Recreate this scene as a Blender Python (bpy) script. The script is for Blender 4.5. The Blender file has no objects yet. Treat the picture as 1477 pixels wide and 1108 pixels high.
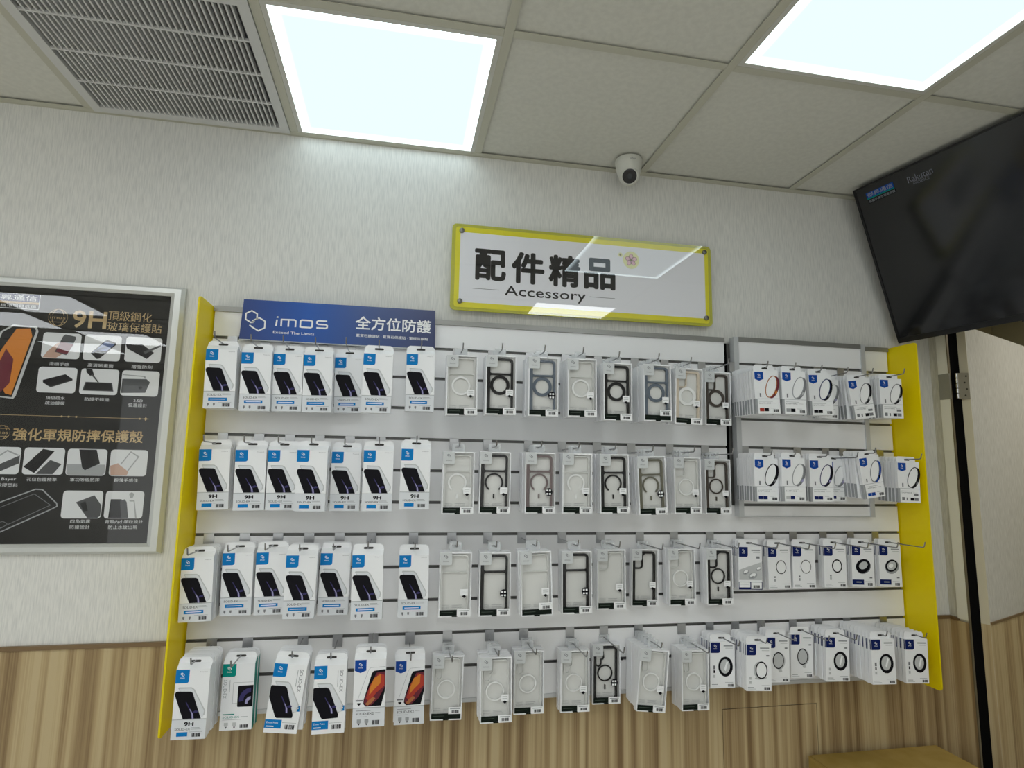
import bpy, math, random
from mathutils import Matrix, Vector
random.seed(7)
S = bpy.context.scene
COL = S.collection
PI = math.pi
H = 2.5            # ceiling height
T = 0.605          # ceiling grid pitch
XR = 3.008         # right wall

# ------------------------------------------------------------ camera, light, exposure
cam = bpy.data.cameras.new('camera')
co = bpy.data.objects.new('camera', cam); COL.objects.link(co)
R = ((0.98206438, 0.18351611, -0.04325956), (-0.18765176, 0.97365127, -0.1295763), (0.01834038, 0.13537, 0.99062536))
m = Matrix(((R[0][0], R[0][2], -R[0][1], 0.98526), (R[1][0], R[1][2], -R[1][1], -1.92803),
            (R[2][0], R[2][2], -R[2][1], H - 1.06541), (0, 0, 0, 1)))
co.matrix_world = m
cam.sensor_fit = 'HORIZONTAL'; cam.sensor_width = 36.0; cam.lens = 36.0 * 851.61 / 1477
cam.clip_start = 0.02; cam.clip_end = 60
S.camera = co

w = bpy.data.worlds.new('world'); S.world = w; w.use_nodes = True
w.node_tree.nodes['Background'].inputs[0].default_value = (0.8, 0.9, 1, 1)
w.node_tree.nodes['Background'].inputs[1].default_value = 0.1

S.view_settings.view_transform = 'Standard'; S.view_settings.look = 'None'
S.view_settings.gamma = 1.0; S.view_settings.use_curve_mapping = False
S.view_settings.exposure = 0.78
try:
    S.cycles.max_bounces = 8; S.cycles.transparent_max_bounces = 16; S.cycles.caustics_reflective = False; S.cycles.caustics_refractive = False
except Exception: pass

def area_light(name, loc, rot, sx, sy, power, col):
    l = bpy.data.lights.new(name, 'AREA'); l.shape = 'RECTANGLE'; l.size = sx; l.size_y = sy; l.energy = power; l.color = col
    o = bpy.data.objects.new(name, l); COL.objects.link(o); o.location = loc; o.rotation_euler = rot
    return o
# daylight through the shop front on the left; general fill added, unseen, behind the camera
area_light('daylight_left', (-3.5, -2.7, 1.25), (0, -PI / 2, 0), 2.1, 3.8, 8, (0.93, 0.98, 1.0))
area_light('fill_back', (0.2, -5.9, 1.2), (PI / 2, 0, 0), 5.0, 2.2, 12, (0.94, 0.98, 1.0))
area_light('far_room_fill', (3.85, -0.55, 2.28), (0, 0, 0), 0.6, 0.6, 4.2, (1.0, 0.97, 0.9))  # unseen light added to brighten the open door leaf
PANEL_NEAR = 0.68    # radiance of the two panels in view
PANEL_FAR = 4.0      # radiance of the panels further back in the shop

# ------------------------------------------------------------ materials
def lin(c):
    return tuple((v / 255 / 12.92) if v / 255 <= 0.04045 else ((v / 255 + 0.055) / 1.055) ** 2.4 for v in c)
MATS = {}
def mat(name, rgb, rough=0.5, metal=0.0, spec=0.5, ior=None, emit=None, estr=0):
    if name in MATS: return MATS[name]
    m = bpy.data.materials.new(name); m.use_nodes = True
    b = m.node_tree.nodes['Principled BSDF']
    c = lin(rgb)
    b.inputs['Base Color'].default_value = (*c, 1); b.inputs['Roughness'].default_value = rough
    b.inputs['Metallic'].default_value = metal; b.inputs['Specular IOR Level'].default_value = spec
    if ior: b.inputs['IOR'].default_value = ior
    if emit: b.inputs['Emission Color'].default_value = (*emit, 1); b.inputs['Emission Strength'].default_value = estr
    MATS[name] = m
    return m
def nodes_of(m):
    return m.node_tree.nodes, m.node_tree.links
def noise_tint(m, scale, lo, hi, detail=3, stops=(0.35, 0.65), bump=0, coord='Object'):
    """vary the base colour between lo and hi with stretched noise, optional fine bump"""
    N, L = nodes_of(m); b = N['Principled BSDF']
    tc = N.new('ShaderNodeTexCoord'); mp = N.new('ShaderNodeMapping'); nz = N.new('ShaderNodeTexNoise'); cr = N.new('ShaderNodeValToRGB')
    mp.inputs['Scale'].default_value = scale; nz.inputs['Scale'].default_value = 1; nz.inputs['Detail'].default_value = detail
    L.new(tc.outputs[coord], mp.inputs[0]); L.new(mp.outputs[0], nz.inputs[0]); L.new(nz.outputs[0], cr.inputs[0])
    cr.color_ramp.elements[0].position = stops[0]; cr.color_ramp.elements[0].color = (*lin(lo), 1)
    cr.color_ramp.elements[1].position = stops[1]; cr.color_ramp.elements[1].color = (*lin(hi), 1)
    L.new(cr.outputs[0], b.inputs['Base Color'])
    if bump:
        bp = N.new('ShaderNodeBump'); bp.inputs['Strength'].default_value = bump; bp.inputs['Distance'].default_value = 0.002
        L.new(nz.outputs[0], bp.inputs['Height']); L.new(bp.outputs[0], b.inputs['Normal'])
    return m
def film(name, refl, rough=0.0, tint=(1, 1, 1)):
    m = bpy.data.materials.new(name); m.use_nodes = True; N, L = nodes_of(m); N.clear()
    o = N.new('ShaderNodeOutputMaterial'); mx = N.new('ShaderNodeMixShader'); t = N.new('ShaderNodeBsdfTransparent')
    g = N.new('ShaderNodeBsdfGlossy'); mx.inputs[0].default_value = refl
    g.inputs['Roughness'].default_value = rough; t.inputs[0].default_value = (*tint, 1)
    L.new(t.outputs[0], mx.inputs[1]); L.new(g.outputs[0], mx.inputs[2]); L.new(mx.outputs[0], o.inputs[0])
    MATS[name] = m
    return m
def sheer(name, rgb, alpha, rough=0.15):
    """clear plastic: part transparent, part diffuse and glossy"""
    m = mat(name, rgb, rough); m.node_tree.nodes['Principled BSDF'].inputs['Alpha'].default_value = alpha
    return m

WALLPAPER = noise_tint(mat('wallpaper', (222, 220, 213), 0.75, spec=0.2), (270, 270, 20), (210, 210, 206), (229, 228, 223), 3, (0.30, 0.60), 0.12)
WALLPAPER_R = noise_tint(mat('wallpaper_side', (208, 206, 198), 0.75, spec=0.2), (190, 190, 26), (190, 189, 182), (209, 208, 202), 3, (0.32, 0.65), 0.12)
TILE = noise_tint(mat('ceiling_tile_white', (218, 217, 208), 0.9, spec=0.1), (60, 60, 60), (214, 213, 204), (221, 220, 211), 2)
RUNNER = mat('grid_runner_paint', (196, 194, 178), 0.5)
WHITE_MET = mat('white_painted_metal', (212, 212, 210), 0.45)
DARK_VOID = mat('dark_filter', (96, 98, 99), 0.9)
BLACK = mat('black_plastic', (22, 22, 24), 0.4)
GAP_SHADE = mat('gap_shade', (6, 6, 7), 0.9, spec=0.1)  # near-black that paints the shade inside gaps
SLAT = noise_tint(mat('slat_laminate', (245, 245, 246), 0.36), (3, 3, 3), (244, 244, 245), (247, 247, 248), 1)
ALU = mat('brushed_aluminium', (150, 150, 147), 0.35, 0.6)
GROOVE = mat('groove_aluminium', (112, 112, 110), 0.4, 0.3)
ALU_L = mat('satin_aluminium', (206, 208, 210), 0.35, 0.3)
CHROME = mat('chrome', (186, 187, 190), 0.3, 1.0)
STEEL = mat('hook_steel', (150, 150, 152), 0.22, 1.0)
PAPER = mat('box_card_white', (243, 244, 246), 0.42)
PAPER_D = mat('label_card_grey', (222, 225, 229), 0.45)
PRINT_W = mat('print_white', (246, 247, 248), 0.5)
PRINT_BLUE = mat('print_cyan_blue', (12, 124, 196), 0.4, spec=0.12)
PRINT_NAVY = mat('print_navy', (16, 32, 92), 0.4, spec=0.12)
PRINT_ROYAL = mat('print_royal_blue', (22, 72, 158), 0.4, spec=0.12)
PRINT_TEAL = mat('print_teal', (0, 140, 128), 0.4, spec=0.12)
PRINT_BLACK = mat('print_black', (14, 13, 20), 0.35, spec=0.12)
PRINT_GREY = mat('print_grey', (120, 122, 126), 0.5)
PRINT_LGREY = mat('print_light_grey', (196, 198, 199), 0.5)
PRINT_MGREY = mat('print_mid_grey', (160, 163, 166), 0.5)
PRINT_VIOLET = mat('print_violet', (62, 57, 104), 0.4, spec=0.12)
PRINT_LILAC = mat('print_lilac', (164, 160, 200), 0.4, spec=0.12)
PRINT_RED = mat('print_red', (178, 66, 52), 0.4, spec=0.12)
PRINT_ORANGE = mat('print_orange', (214, 132, 52), 0.4, spec=0.12)
PRINT_MAROON = mat('print_maroon', (110, 46, 58), 0.4, spec=0.12)
PRINT_COPPER = mat('print_copper', (176, 112, 72), 0.4, spec=0.12)
PRINT_DGREEN = mat('print_dark_green', (16, 26, 20), 0.35, spec=0.12)
PRINT_GOLD = noise_tint(mat('print_gold', (196, 160, 92), 0.4), (0, 0, 18), (150, 112, 52), (222, 200, 150), 1)
PRINT_SKIN = mat('print_skin', (192, 156, 138), 0.5)
PRINT_CARD = mat('print_card_white', (222, 224, 227), 0.5)
FILM = film('window_film', 0.03, 0.08)
GLASS = film('poster_cover', 0.07, 0.0)
ACRYL = film('acrylic_face', 0.10, 0.0)
def yellow_acrylic():
    m = bpy.data.materials.new('yellow_acrylic'); m.use_nodes = True; N, L = nodes_of(m); N.clear()
    o = N.new('ShaderNodeOutputMaterial'); mx = N.new('ShaderNodeMixShader'); mx2 = N.new('ShaderNodeMixShader'); t = N.new('ShaderNodeBsdfTransparent')
    p = N.new('ShaderNodeBsdfPrincipled'); tl = N.new('ShaderNodeBsdfTranslucent')
    t.inputs[0].default_value = (0.95, 0.8, 0.02, 1); p.inputs['Base Color'].default_value = (1.0, 0.86, 0.0, 1); p.inputs['Roughness'].default_value = 0.3
    tl.inputs[0].default_value = (1.0, 0.86, 0.0, 1)
    mx.inputs[0].default_value = 0.3; mx2.inputs[0].default_value = 0.13
    L.new(p.outputs[0], mx.inputs[1]); L.new(tl.outputs[0], mx.inputs[2]); L.new(mx.outputs[0], mx2.inputs[1]); L.new(t.outputs[0], mx2.inputs[2]); L.new(mx2.outputs[0], o.inputs[0])
    return m
YELLOW = yellow_acrylic()
def wood_mat():
    m = bpy.data.materials.new('striped_oak_laminate'); m.use_nodes = True; N, L = nodes_of(m); b = N['Principled BSDF']
    b.inputs['Roughness'].default_value = 0.5; b.inputs['Specular IOR Level'].default_value = 0.3
    tc = N.new('ShaderNodeTexCoord')
    outs = []
    for sc, det in (((42, 42, 0.3), 2), ((200, 200, 2.0), 3), ((14, 14, 0.12), 1)):
        mp = N.new('ShaderNodeMapping'); nz = N.new('ShaderNodeTexNoise'); mp.inputs['Scale'].default_value = sc
        nz.inputs['Scale'].default_value = 1; nz.inputs['Detail'].default_value = det
        L.new(tc.outputs['Object'], mp.inputs[0]); L.new(mp.outputs[0], nz.inputs[0]); outs.append(nz.outputs[0])
    a = N.new('ShaderNodeMath'); a.operation = 'MULTIPLY_ADD'; a.inputs[1].default_value = 0.3; L.new(outs[1], a.inputs[0]); L.new(outs[0], a.inputs[2])
    a2 = N.new('ShaderNodeMath'); a2.operation = 'MULTIPLY_ADD'; a2.inputs[1].default_value = 0.45; L.new(outs[2], a2.inputs[0]); L.new(a.outputs[0], a2.inputs[2])
    cr = N.new('ShaderNodeValToRGB'); L.new(a2.outputs[0], cr.inputs[0])
    e = cr.color_ramp.elements
    e[0].position = 0.66; e[0].color = (*lin((128, 104, 72)), 1)
    e[1].position = 1.08 if False else 1.0; e[1].color = (*lin((194, 175, 136)), 1)
    x = cr.color_ramp.elements.new(0.80); x.color = (*lin((162, 139, 102)), 1)
    x = cr.color_ramp.elements.new(0.90); x.color = (*lin((180, 158, 119)), 1)
    L.new(cr.outputs[0], b.inputs['Base Color'])
    return m
WOOD = wood_mat()
def emit_mat(name, rgb, strength, edge=None, half=0.28):
    m = bpy.data.materials.new(name); m.use_nodes = True; N, L = nodes_of(m); N.clear()
    o = N.new('ShaderNodeOutputMaterial'); e = N.new('ShaderNodeEmission'); e.inputs[0].default_value = (*rgb, 1); e.inputs[1].default_value = strength
    L.new(e.outputs[0], o.inputs[0])
    if edge:   # edge-lit LED sheet: the strips along the frame are brighter
        tc = N.new('ShaderNodeTexCoord'); sx = N.new('ShaderNodeSeparateXYZ'); L.new(tc.outputs['Object'], sx.inputs[0])
        ax = N.new('ShaderNodeMath'); ax.operation = 'ABSOLUTE'; ay = N.new('ShaderNodeMath'); ay.operation = 'ABSOLUTE'
        L.new(sx.outputs[0], ax.inputs[0]); L.new(sx.outputs[1], ay.inputs[0])
        mxx = N.new('ShaderNodeMath'); mxx.operation = 'MAXIMUM'; L.new(ax.outputs[0], mxx.inputs[0]); L.new(ay.outputs[0], mxx.inputs[1])
        mr = N.new('ShaderNodeMapRange'); mr.interpolation_type = 'SMOOTHSTEP'
        mr.inputs[1].default_value = half - 0.034; mr.inputs[2].default_value = half; mr.inputs[3].default_value = strength; mr.inputs[4].default_value = strength * edge
        L.new(mxx.outputs[0], mr.inputs[0]); L.new(mr.outputs[0], e.inputs[1])
    return m

# ------------------------------------------------------------ mesh helpers
_txt = {}
def text_shape(s, bold=0.0, shear=0.0):
    k = (s, bold, shear)
    if k in _txt: return _txt[k]
    c = bpy.data.curves.new('lettering', 'FONT'); c.body = s; c.resolution_u = 2; c.offset = bold; c.shear = shear; c.align_x = 'CENTER'
    o = bpy.data.objects.new('lettering', c); COL.objects.link(o)
    dg = bpy.context.evaluated_depsgraph_get()
    me = bpy.data.meshes.new_from_object(o.evaluated_get(dg))
    v = [(p.co.x, p.co.y) for p in me.vertices]; f = [tuple(p.vertices) for p in me.polygons]
    bpy.data.objects.remove(o); bpy.data.curves.remove(c); bpy.data.meshes.remove(me)
    x0 = min(a for a, b in v); x1 = max(a for a, b in v); y0 = min(b for a, b in v); y1 = max(b for a, b in v)
    _txt[k] = ([((a - x0) / (x1 - x0), (b - y0) / (y1 - y0)) for a, b in v], f, (x1 - x0) / (y1 - y0))
    return _txt[k]

class MB:
    def __init__(s): s.v = []; s.f = []; s.m = []
    def add(s, v, f, m=0):
        o = len(s.v); s.v += [tuple(p) for p in v]; s.f += [tuple(i + o for i in q) for q in f]; s.m += [m] * len(f)
        return s
    def box(s, x0, x1, y0, y1, z0, z1, m=0):
        return s.add([(x0, y0, z0), (x1, y0, z0), (x1, y1, z0), (x0, y1, z0), (x0, y0, z1), (x1, y0, z1), (x1, y1, z1), (x0, y1, z1)],
                     [(0, 1, 5, 4), (1, 2, 6, 5), (2, 3, 7, 6), (3, 0, 4, 7), (4, 5, 6, 7), (3, 2, 1, 0)], m)
    def flat(s, pts, y, m=0):
        """flat print facing -y, points (x, z) anticlockwise"""
        return s.add([(x, y, z) for x, z in pts], [tuple(range(len(pts)))], m)
    def rect(s, x0, x1, z0, z1, y, m=0): return s.flat([(x0, z0), (x1, z0), (x1, z1), (x0, z1)], y, m)
    def prism(s, pts, y0, y1, m=0, caps=(True, True)):
        n = len(pts)
        v = [(x, y0, z) for x, z in pts] + [(x, y1, z) for x, z in pts]
        f = [(i, n + i, n + (i + 1) % n, (i + 1) % n) for i in range(n)]
        f = [tuple(reversed(q)) for q in f]
        f = [(i, (i + 1) % n, n + (i + 1) % n, n + i) for i in range(n)]
        f = [tuple(reversed(q)) for q in f]
        if caps[0]: f.append(tuple(range(n)))
        if caps[1]: f.append(tuple(reversed(range(n, 2 * n))))
        return s.add(v, f, m)
    def ring(s, out, inn, y0, y1, m=0, closed=True):
        n = len(out); v = [(x, y0, z) for x, z in out] + [(x, y0, z) for x, z in inn] + [(x, y1, z) for x, z in out] + [(x, y1, z) for x, z in inn]
        f = []
        for i in range(n if closed else n - 1):
            j = (i + 1) % n
            f += [(i, j, n + j, n + i), (2 * n + j, 2 * n + i, 3 * n + i, 3 * n + j), (j, i, 2 * n + i, 2 * n + j), (n + i, n + j, 3 * n + j, 3 * n + i)]
        return s.add(v, f, m)
    def fring(s, out, inn, y, m=0, closed=True):
        n = len(out); v = [(x, y, z) for x, z in out] + [(x, y, z) for x, z in inn]
        return s.add(v, [(i, (i + 1) % n, n + (i + 1) % n, n + i) for i in range(n if closed else n - 1)], m)
    def ribbon(s, pts, wd, y, m=0, closed=False, y1=None):
        n = len(pts); L_, R_ = [], []
        for i in range(n):
            p = Vector(pts[i]); a = Vector(pts[i - 1]) if (i > 0 or closed) else None; b = Vector(pts[(i + 1) % n]) if (i < n - 1 or closed) else None
            d1 = (p - a).normalized() if a is not None else None; d2 = (b - p).normalized() if b is not None else None
            d1 = d1 or d2; d2 = d2 or d1
            n1 = Vector((-d1.y, d1.x)); n2 = Vector((-d2.y, d2.x)); nn = (n1 + n2)
            nn = nn.normalized() if nn.length > 1e-6 else n1
            k = wd / 2 / max(0.35, nn.dot(n1))
            L_.append((p.x + nn.x * k, p.y + nn.y * k)); R_.append((p.x - nn.x * k, p.y - nn.y * k))
        if y1 is None: return s.fring(R_, L_, y, m, closed)
        s.ring(R_, L_, y, y1, m, closed)
        if not closed:
            for i, fl in ((0, 0), (n - 1, 1)):
                q = [(R_[i][0], y, R_[i][1]), (L_[i][0], y, L_[i][1]), (L_[i][0], y1, L_[i][1]), (R_[i][0], y1, R_[i][1])]
                s.add(q if fl else q[::-1], [(0, 1, 2, 3)], m)
        return s
    def text(s, t, x0, x1, z0, z1, y, m=0, bold=0.0, rot=0, shear=0.0):
        """lettering fitted to the box x0..x1, z0..z1; x1=None keeps the letter shapes; rot=1 reads top to bottom"""
        if bold:      # thicken by overprinting: the strokes of these glyphs overlap
            q = bold * 0.62 * (z1 - z0)
            for k in range(8):
                dx, dz = q * math.cos(k * PI / 4), q * math.sin(k * PI / 4)
                s.text(t, x0 + q + dx, x1 - q + dx, z0 + q + dz, z1 - q + dz, y - 0.00001 * k, m)
            return s
        v, f, asp = text_shape(t, bold, shear)
        if x1 is None: x1 = x0 + (z1 - z0) * asp
        if rot: return s.add([(x0 + b * (x1 - x0), y, z1 - a * (z1 - z0)) if False else (x1 - (1 - b) * (x1 - x0), y, z1 - a * (z1 - z0)) for a, b in v], f, m)
        return s.add([(x0 + a * (x1 - x0), y, z0 + b * (z1 - z0)) for a, b in v], f, m)
    def tube(s, path, r, n=8, m=0):
        P = [Vector(p) for p in path]; rings = []
        for i, p in enumerate(P):
            d = ((P[i + 1] - p) if i < len(P) - 1 else (p - P[i - 1])).normalized()
            if 0 < i < len(P) - 1: d = ((P[i + 1] - p).normalized() + (p - P[i - 1]).normalized()).normalized()
            u = d.orthogonal().normalized() if i == 0 else (rings_u - d * rings_u.dot(d)).normalized()
            rings_u = u; v = d.cross(u)
            rings.append([p + (u * math.cos(2 * PI * k / n) + v * math.sin(2 * PI * k / n)) * r for k in range(n)])
        v = [q for rg in rings for q in rg]; f = []
        for i in range(len(P) - 1):
            for k in range(n): f.append((i * n + k, i * n + (k + 1) % n, (i + 1) * n + (k + 1) % n, (i + 1) * n + k))
        f.append(tuple(reversed(range(n)))); f.append(tuple((len(P) - 1) * n + k for k in range(n)))
        return s.add(v, f, m)
    def lathe(s, prof, n=32, mtx=None, m=0):
        """prof: (r, h) pairs turned about the z axis of mtx"""
        v = []; f = []
        for r, h in prof:
            for k in range(n): v.append(Vector((r * math.cos(2 * PI * k / n), r * math.sin(2 * PI * k / n), h)))
        if mtx: v = [mtx @ p for p in v]
        for i in range(len(prof) - 1):
            for k in range(n): f.append((i * n + k, i * n + (k + 1) % n, (i + 1) * n + (k + 1) % n, (i + 1) * n + k))
        f.append(tuple(range(n))[::-1]); f.append(tuple((len(prof) - 1) * n + k for k in range(n)))
        return s.add(v, f, m)
    def mesh(s, name, mats, smooth=False):
        me = bpy.data.meshes.new(name); me.from_pydata(s.v, [], s.f)
        for x in (mats if isinstance(mats, (list, tuple)) else [mats]): me.materials.append(x)
        me.polygons.foreach_set('material_index', s.m)
        if smooth:
            me.polygons.foreach_set('use_smooth', [True] * len(s.f))
            try: me.set_sharp_from_angle(angle=math.radians(40))
            except Exception: pass
        me.update()
        return me
    def build(s, name, mats, parent=None, smooth=False):
        return link(name, s.mesh(name, mats, smooth), parent)
def link(name, me, parent=None):
    o = bpy.data.objects.new(name, me); COL.objects.link(o)
    if parent: o.parent = parent
    return o
def thing(name, label, cat, loc=(0, 0, 0), rot=(0, 0, 0), group=None):
    o = bpy.data.objects.new(name, None); COL.objects.link(o); o.location = loc; o.rotation_euler = rot; o.empty_display_size = 0.05
    tag(o, label, cat, group)
    return o
def tag(o, label, cat, group=None):
    o['label'] = label; o['category'] = cat
    if group: o['group'] = group
    return o
def struct(o): o['kind'] = 'structure'; return o
def rrect(x0, x1, z0, z1, r, n=4):
    """rounded rectangle, anticlockwise"""
    p = []
    rs = r if isinstance(r, (tuple, list)) else (r, r, r, r)   # bl, br, tr, tl
    for (cx, cz, a, q) in ((x0 + rs[0], z0 + rs[0], PI, rs[0]), (x1 - rs[1], z0 + rs[1], 1.5 * PI, rs[1]), (x1 - rs[2], z1 - rs[2], 0, rs[2]), (x0 + rs[3], z1 - rs[3], 0.5 * PI, rs[3])):
        for k in range(n + 1):
            t = a + k * PI / 2 / n; p.append((cx + q * math.cos(t), cz + q * math.sin(t)))
    return p
def ell(cx, cz, rx, rz, rot=0, n=28, a0=0, a1=2 * PI):
    full = abs(a1 - a0 - 2 * PI) < 1e-6
    out = []
    for k in range(n if full else n + 1):
        t = a0 + (a1 - a0) * k / n; x, z = rx * math.cos(t), rz * math.sin(t)
        out.append((cx + x * math.cos(rot) - z * math.sin(rot), cz + x * math.sin(rot) + z * math.cos(rot)))
    return out
def logo_mark(mb, cx, cz, r, wd, y, m):
    """two interlocked hexagon outlines"""
    hx = lambda ox, oz, q: [(cx + ox + q * math.cos(PI / 6 + k * PI / 3), cz + oz + q * math.sin(PI / 6 + k * PI / 3)) for k in range(6)]
    a = hx(-r * 0.42, r * 0.34, r * 0.66); b = hx(r * 0.42, -r * 0.34, r * 0.66)
    mb.ribbon(a[5:] + a[:5], wd, y, m); mb.ribbon(b[2:] + b[:2], wd, y, m)

# ------------------------------------------------------------ room shell
b = MB(); b.box(-3.6, 4.5, -6.0, 1.0, -0.05, 0); struct(b.build('floor', mat('floor_tiles_grey', (222, 219, 212), 0.3)))
b = MB(); b.box(-3.6, 3.12, 0, 0.1, 0, H + 0.06); struct(b.build('wall_back', WALLPAPER))
b = MB(); b.box(-3.7, -3.6, -6, 0.1, 0, H + 0.06); struct(b.build('wall_left', WALLPAPER))
b = MB(); b.box(-3.6, 3.12, -6.1, -6, 0, H + 0.06); struct(b.build('wall_front', WALLPAPER))
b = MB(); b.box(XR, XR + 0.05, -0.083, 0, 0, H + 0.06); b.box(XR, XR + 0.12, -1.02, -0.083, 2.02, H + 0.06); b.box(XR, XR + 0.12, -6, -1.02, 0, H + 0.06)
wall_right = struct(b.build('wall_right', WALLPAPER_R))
# the room behind the doorway
b = MB(); b.box(3.1, 4.5, 0.9, 1.0, 0, 2.3); b.box(4.4, 4.5, -1.4, 0.9, 0, 2.3); b.box(3.12, 4.5, -1.5, -1.4, 0, 2.3); struct(b.build('wall_far', mat('far_room_paint', (190, 182, 150), 0.8)))
b = MB(); b.box(3.13, 4.5, -1.5, 1.0, 2.3, 2.35); struct(b.build('ceiling_far', mat('far_room_ceiling', (190, 182, 150), 0.8)))

# ceiling: slab, tiles, T-grid
ceiling = MB(); ceiling.box(-3.6, XR + 0.1, -6, 0.1, H + 0.03, H + 0.06); ceiling = struct(ceiling.build('ceiling', TILE))
PANELS = {(1, 0): 0, (3, 1): 0, (3, 3): 1, (-3, 4): 1, (-4, 5): 1, (-3, 6): 1, (-4, 7): 1, (-1, 2): 1, (-1, 5): 1, (1, 6): 1, (3, 6): 1, (1, 2): 1}  # last few cells are unseen panels added to light the wall from above
tile_me = MB().box(0.004, T - 0.004, -T + 0.004, -0.004, 0, 0.016).mesh('ceiling_tile', TILE)
for i in range(-6, 5):
    for j in range(0, 10):
        if (i, j) in PANELS or (i, j) == (0, 0): continue
        if i >= -1 and j <= 2:
            if i == 4:
                b = MB().box(0.004, XR - 4 * T - 0.002, -T + 0.004, -0.004, 0, 0.016); me = b.mesh('ceiling_tile', TILE)
            else: me = tile_me
            o = link('ceiling_tile', me, ceiling); o.location = (i * T, -j * T, H + 0.007)
b = MB().box(-3.6, -T - 0.004, -6, 0, H + 0.007, H + 0.029); b.build('ceiling_board', TILE, ceiling)
def runner(x0, x1, y0, y1):
    b = MB(); b.box(x0, x1, y0, y1, H, H + 0.002)
    if x1 - x0 < y1 - y0: b.box((x0 + x1) / 2 - 0.002, (x0 + x1) / 2 + 0.002, y0, y1, H + 0.002, H + 0.03)
    else: b.box(x0, x1, (y0 + y1) / 2 - 0.002, (y0 + y1) / 2 + 0.002, H + 0.002, H + 0.03)
    return b.build('grid_runner', RUNNER, ceiling)
for i in range(-5, 5): runner(i * T - 0.012, i * T + 0.012, -6, 0)
for j in range(1, 10):
    for i in range(-6, 5):
        runner(i * T + 0.0125, min((i + 1) * T - 0.0125, XR), -j * T - 0.012, -j * T + 0.012)
b = MB(); b.box(-3.6, XR, -0.022, 0, H - 0.001, H + 0.001); b.box(-3.6, XR, -0.002, 0, H - 0.003, H - 0.001)
struct(b.build('trim_1', RUNNER))
b = MB(); b.box(XR - 0.022, XR, -6, -0.022, H - 0.001, H + 0.001); b.box(XR - 0.002, XR, -6, -0.002, H - 0.003, H - 0.001)
struct(b.build('trim_2', RUNNER))

NEAR_E = emit_mat('led_panel_near', (0.74, 0.885, 0.925), PANEL_NEAR, 5.4, 0.277)
FAR_E = emit_mat('led_panel_far', (0.95, 0.99, 1.0), PANEL_FAR)
NEARNAME = {(1, 0): 'square white ceiling light panel above the wallpapered wall beside the return air grille',
            (3, 1): 'square white ceiling light panel nearer the television, one row out from the wall'}
for (i, j), far in PANELS.items():
    t = thing('ceiling_light', NEARNAME.get((i, j), 'unseen square white ceiling light panel further back in the shop ceiling'), 'light', ((i + 0.5) * T, -(j + 0.5) * T, H),
              group='ceiling light panels' if not far else 'ceiling light panels further back')
    q = T / 2 - 0.0125
    b = MB(); b.ring([(-q, -q), (q, -q), (q, q), (-q, q)], [(-q + .014, -q + .014), (q - .014, -q + .014), (q - .014, q - .014), (-q + .014, q - .014)], 0, 0.01)
    b.v = [(x, z, y) for x, y, z in b.v]; b.build('frame', mat('panel_frame', (205, 204, 196), 0.4), t)
    b = MB(); d = q - 0.0135; b.box(-d, d, -d, d, 0.003, 0.006); b.build('diffuser', FAR_E if far else NEAR_E, t)

# return air grille in the first grid cell
t = thing('air_grille', 'square white ceiling return air grille with narrow slats', 'vent', (T / 2, -T / 2, H))
q = T / 2 - 0.0135; qi = 0.262
b = MB(); b.ring([(-q, -q), (q, -q), (q, q), (-q, q)], [(-qi, -qi), (qi, -qi), (qi, qi), (-qi, qi)], -0.004, 0.012)
b.v = [(x, z, y) for x, y, z in b.v]; b.build('frame', WHITE_MET, t)
b = MB(); b.box(-q, q, -q, q, 0.022, 0.026); b.build('filter', DARK_VOID, t)
NS = 37
sl = MB().box(-0.0022, 0.0022, -qi, qi, -0.002, 0.014).mesh('slat', WHITE_MET)
for k in range(1, NS):
    o = link('slat', sl, t); o.location = (-qi + 2 * qi * k / NS, 0, 0)
cb = MB().box(-qi, qi, -0.003, 0.003, -0.0025, 0.004).mesh('cross_bar', WHITE_MET)
for y in (-0.44, -0.303, -0.167):
    o = link('cross_bar', cb, t); o.location = (0, y + T / 2, 0)

# wood wainscot below the dado strip
ZD = 0.905
b = MB()
b.box(-3.6, 2.079, -0.006, 0, 0, ZD); b.box(2.434, XR, -0.006, 0, 0, ZD); b.box(2.079, 2.434, -0.006, 0, 0.642, ZD)
struct(b.build('trim_3', WOOD))
b = MB(); b.box(2.0815, 2.4315, -0.006, -0.001, 0, 0.6395); struct(b.build('trim_4', WOOD))
b = MB(); b.box(-3.6, XR, -0.011, 0, ZD, ZD + 0.011); struct(b.build('trim_5', mat('dado_strip', (120, 96, 64), 0.4)))
b = MB(); b.box(XR - 0.006, XR, -0.083, -0.006, 0, ZD); struct(b.build('trim_6', WOOD))
b = MB(); b.box(XR - 0.011, XR, -0.04, -0.011, ZD, ZD + 0.011); struct(b.build('trim_7', mat('dado_strip', (120, 96, 64), 0.4)))
b = MB(); b.box(XR - 0.010, XR + 0.001, -0.083, -0.041, 0.914, 2.02); struct(b.build('trim_8', mat('jamb_paint', (226, 226, 220), 0.5)))
b = MB(); b.box(XR - 0.011, XR - 0.004, -0.087, -0.083, 0, 2.02); struct(b.build('trim_9', mat('jamb_metal', (120, 112, 92), 0.35, 0.4)))
b = MB(); b.box(XR - 0.004, XR + 0.05, -0.0845, -0.0832, 0, 2.02); struct(b.build('gap_shade_front', GAP_SHADE))  # black strip painted in for the shade of the door gap

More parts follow.
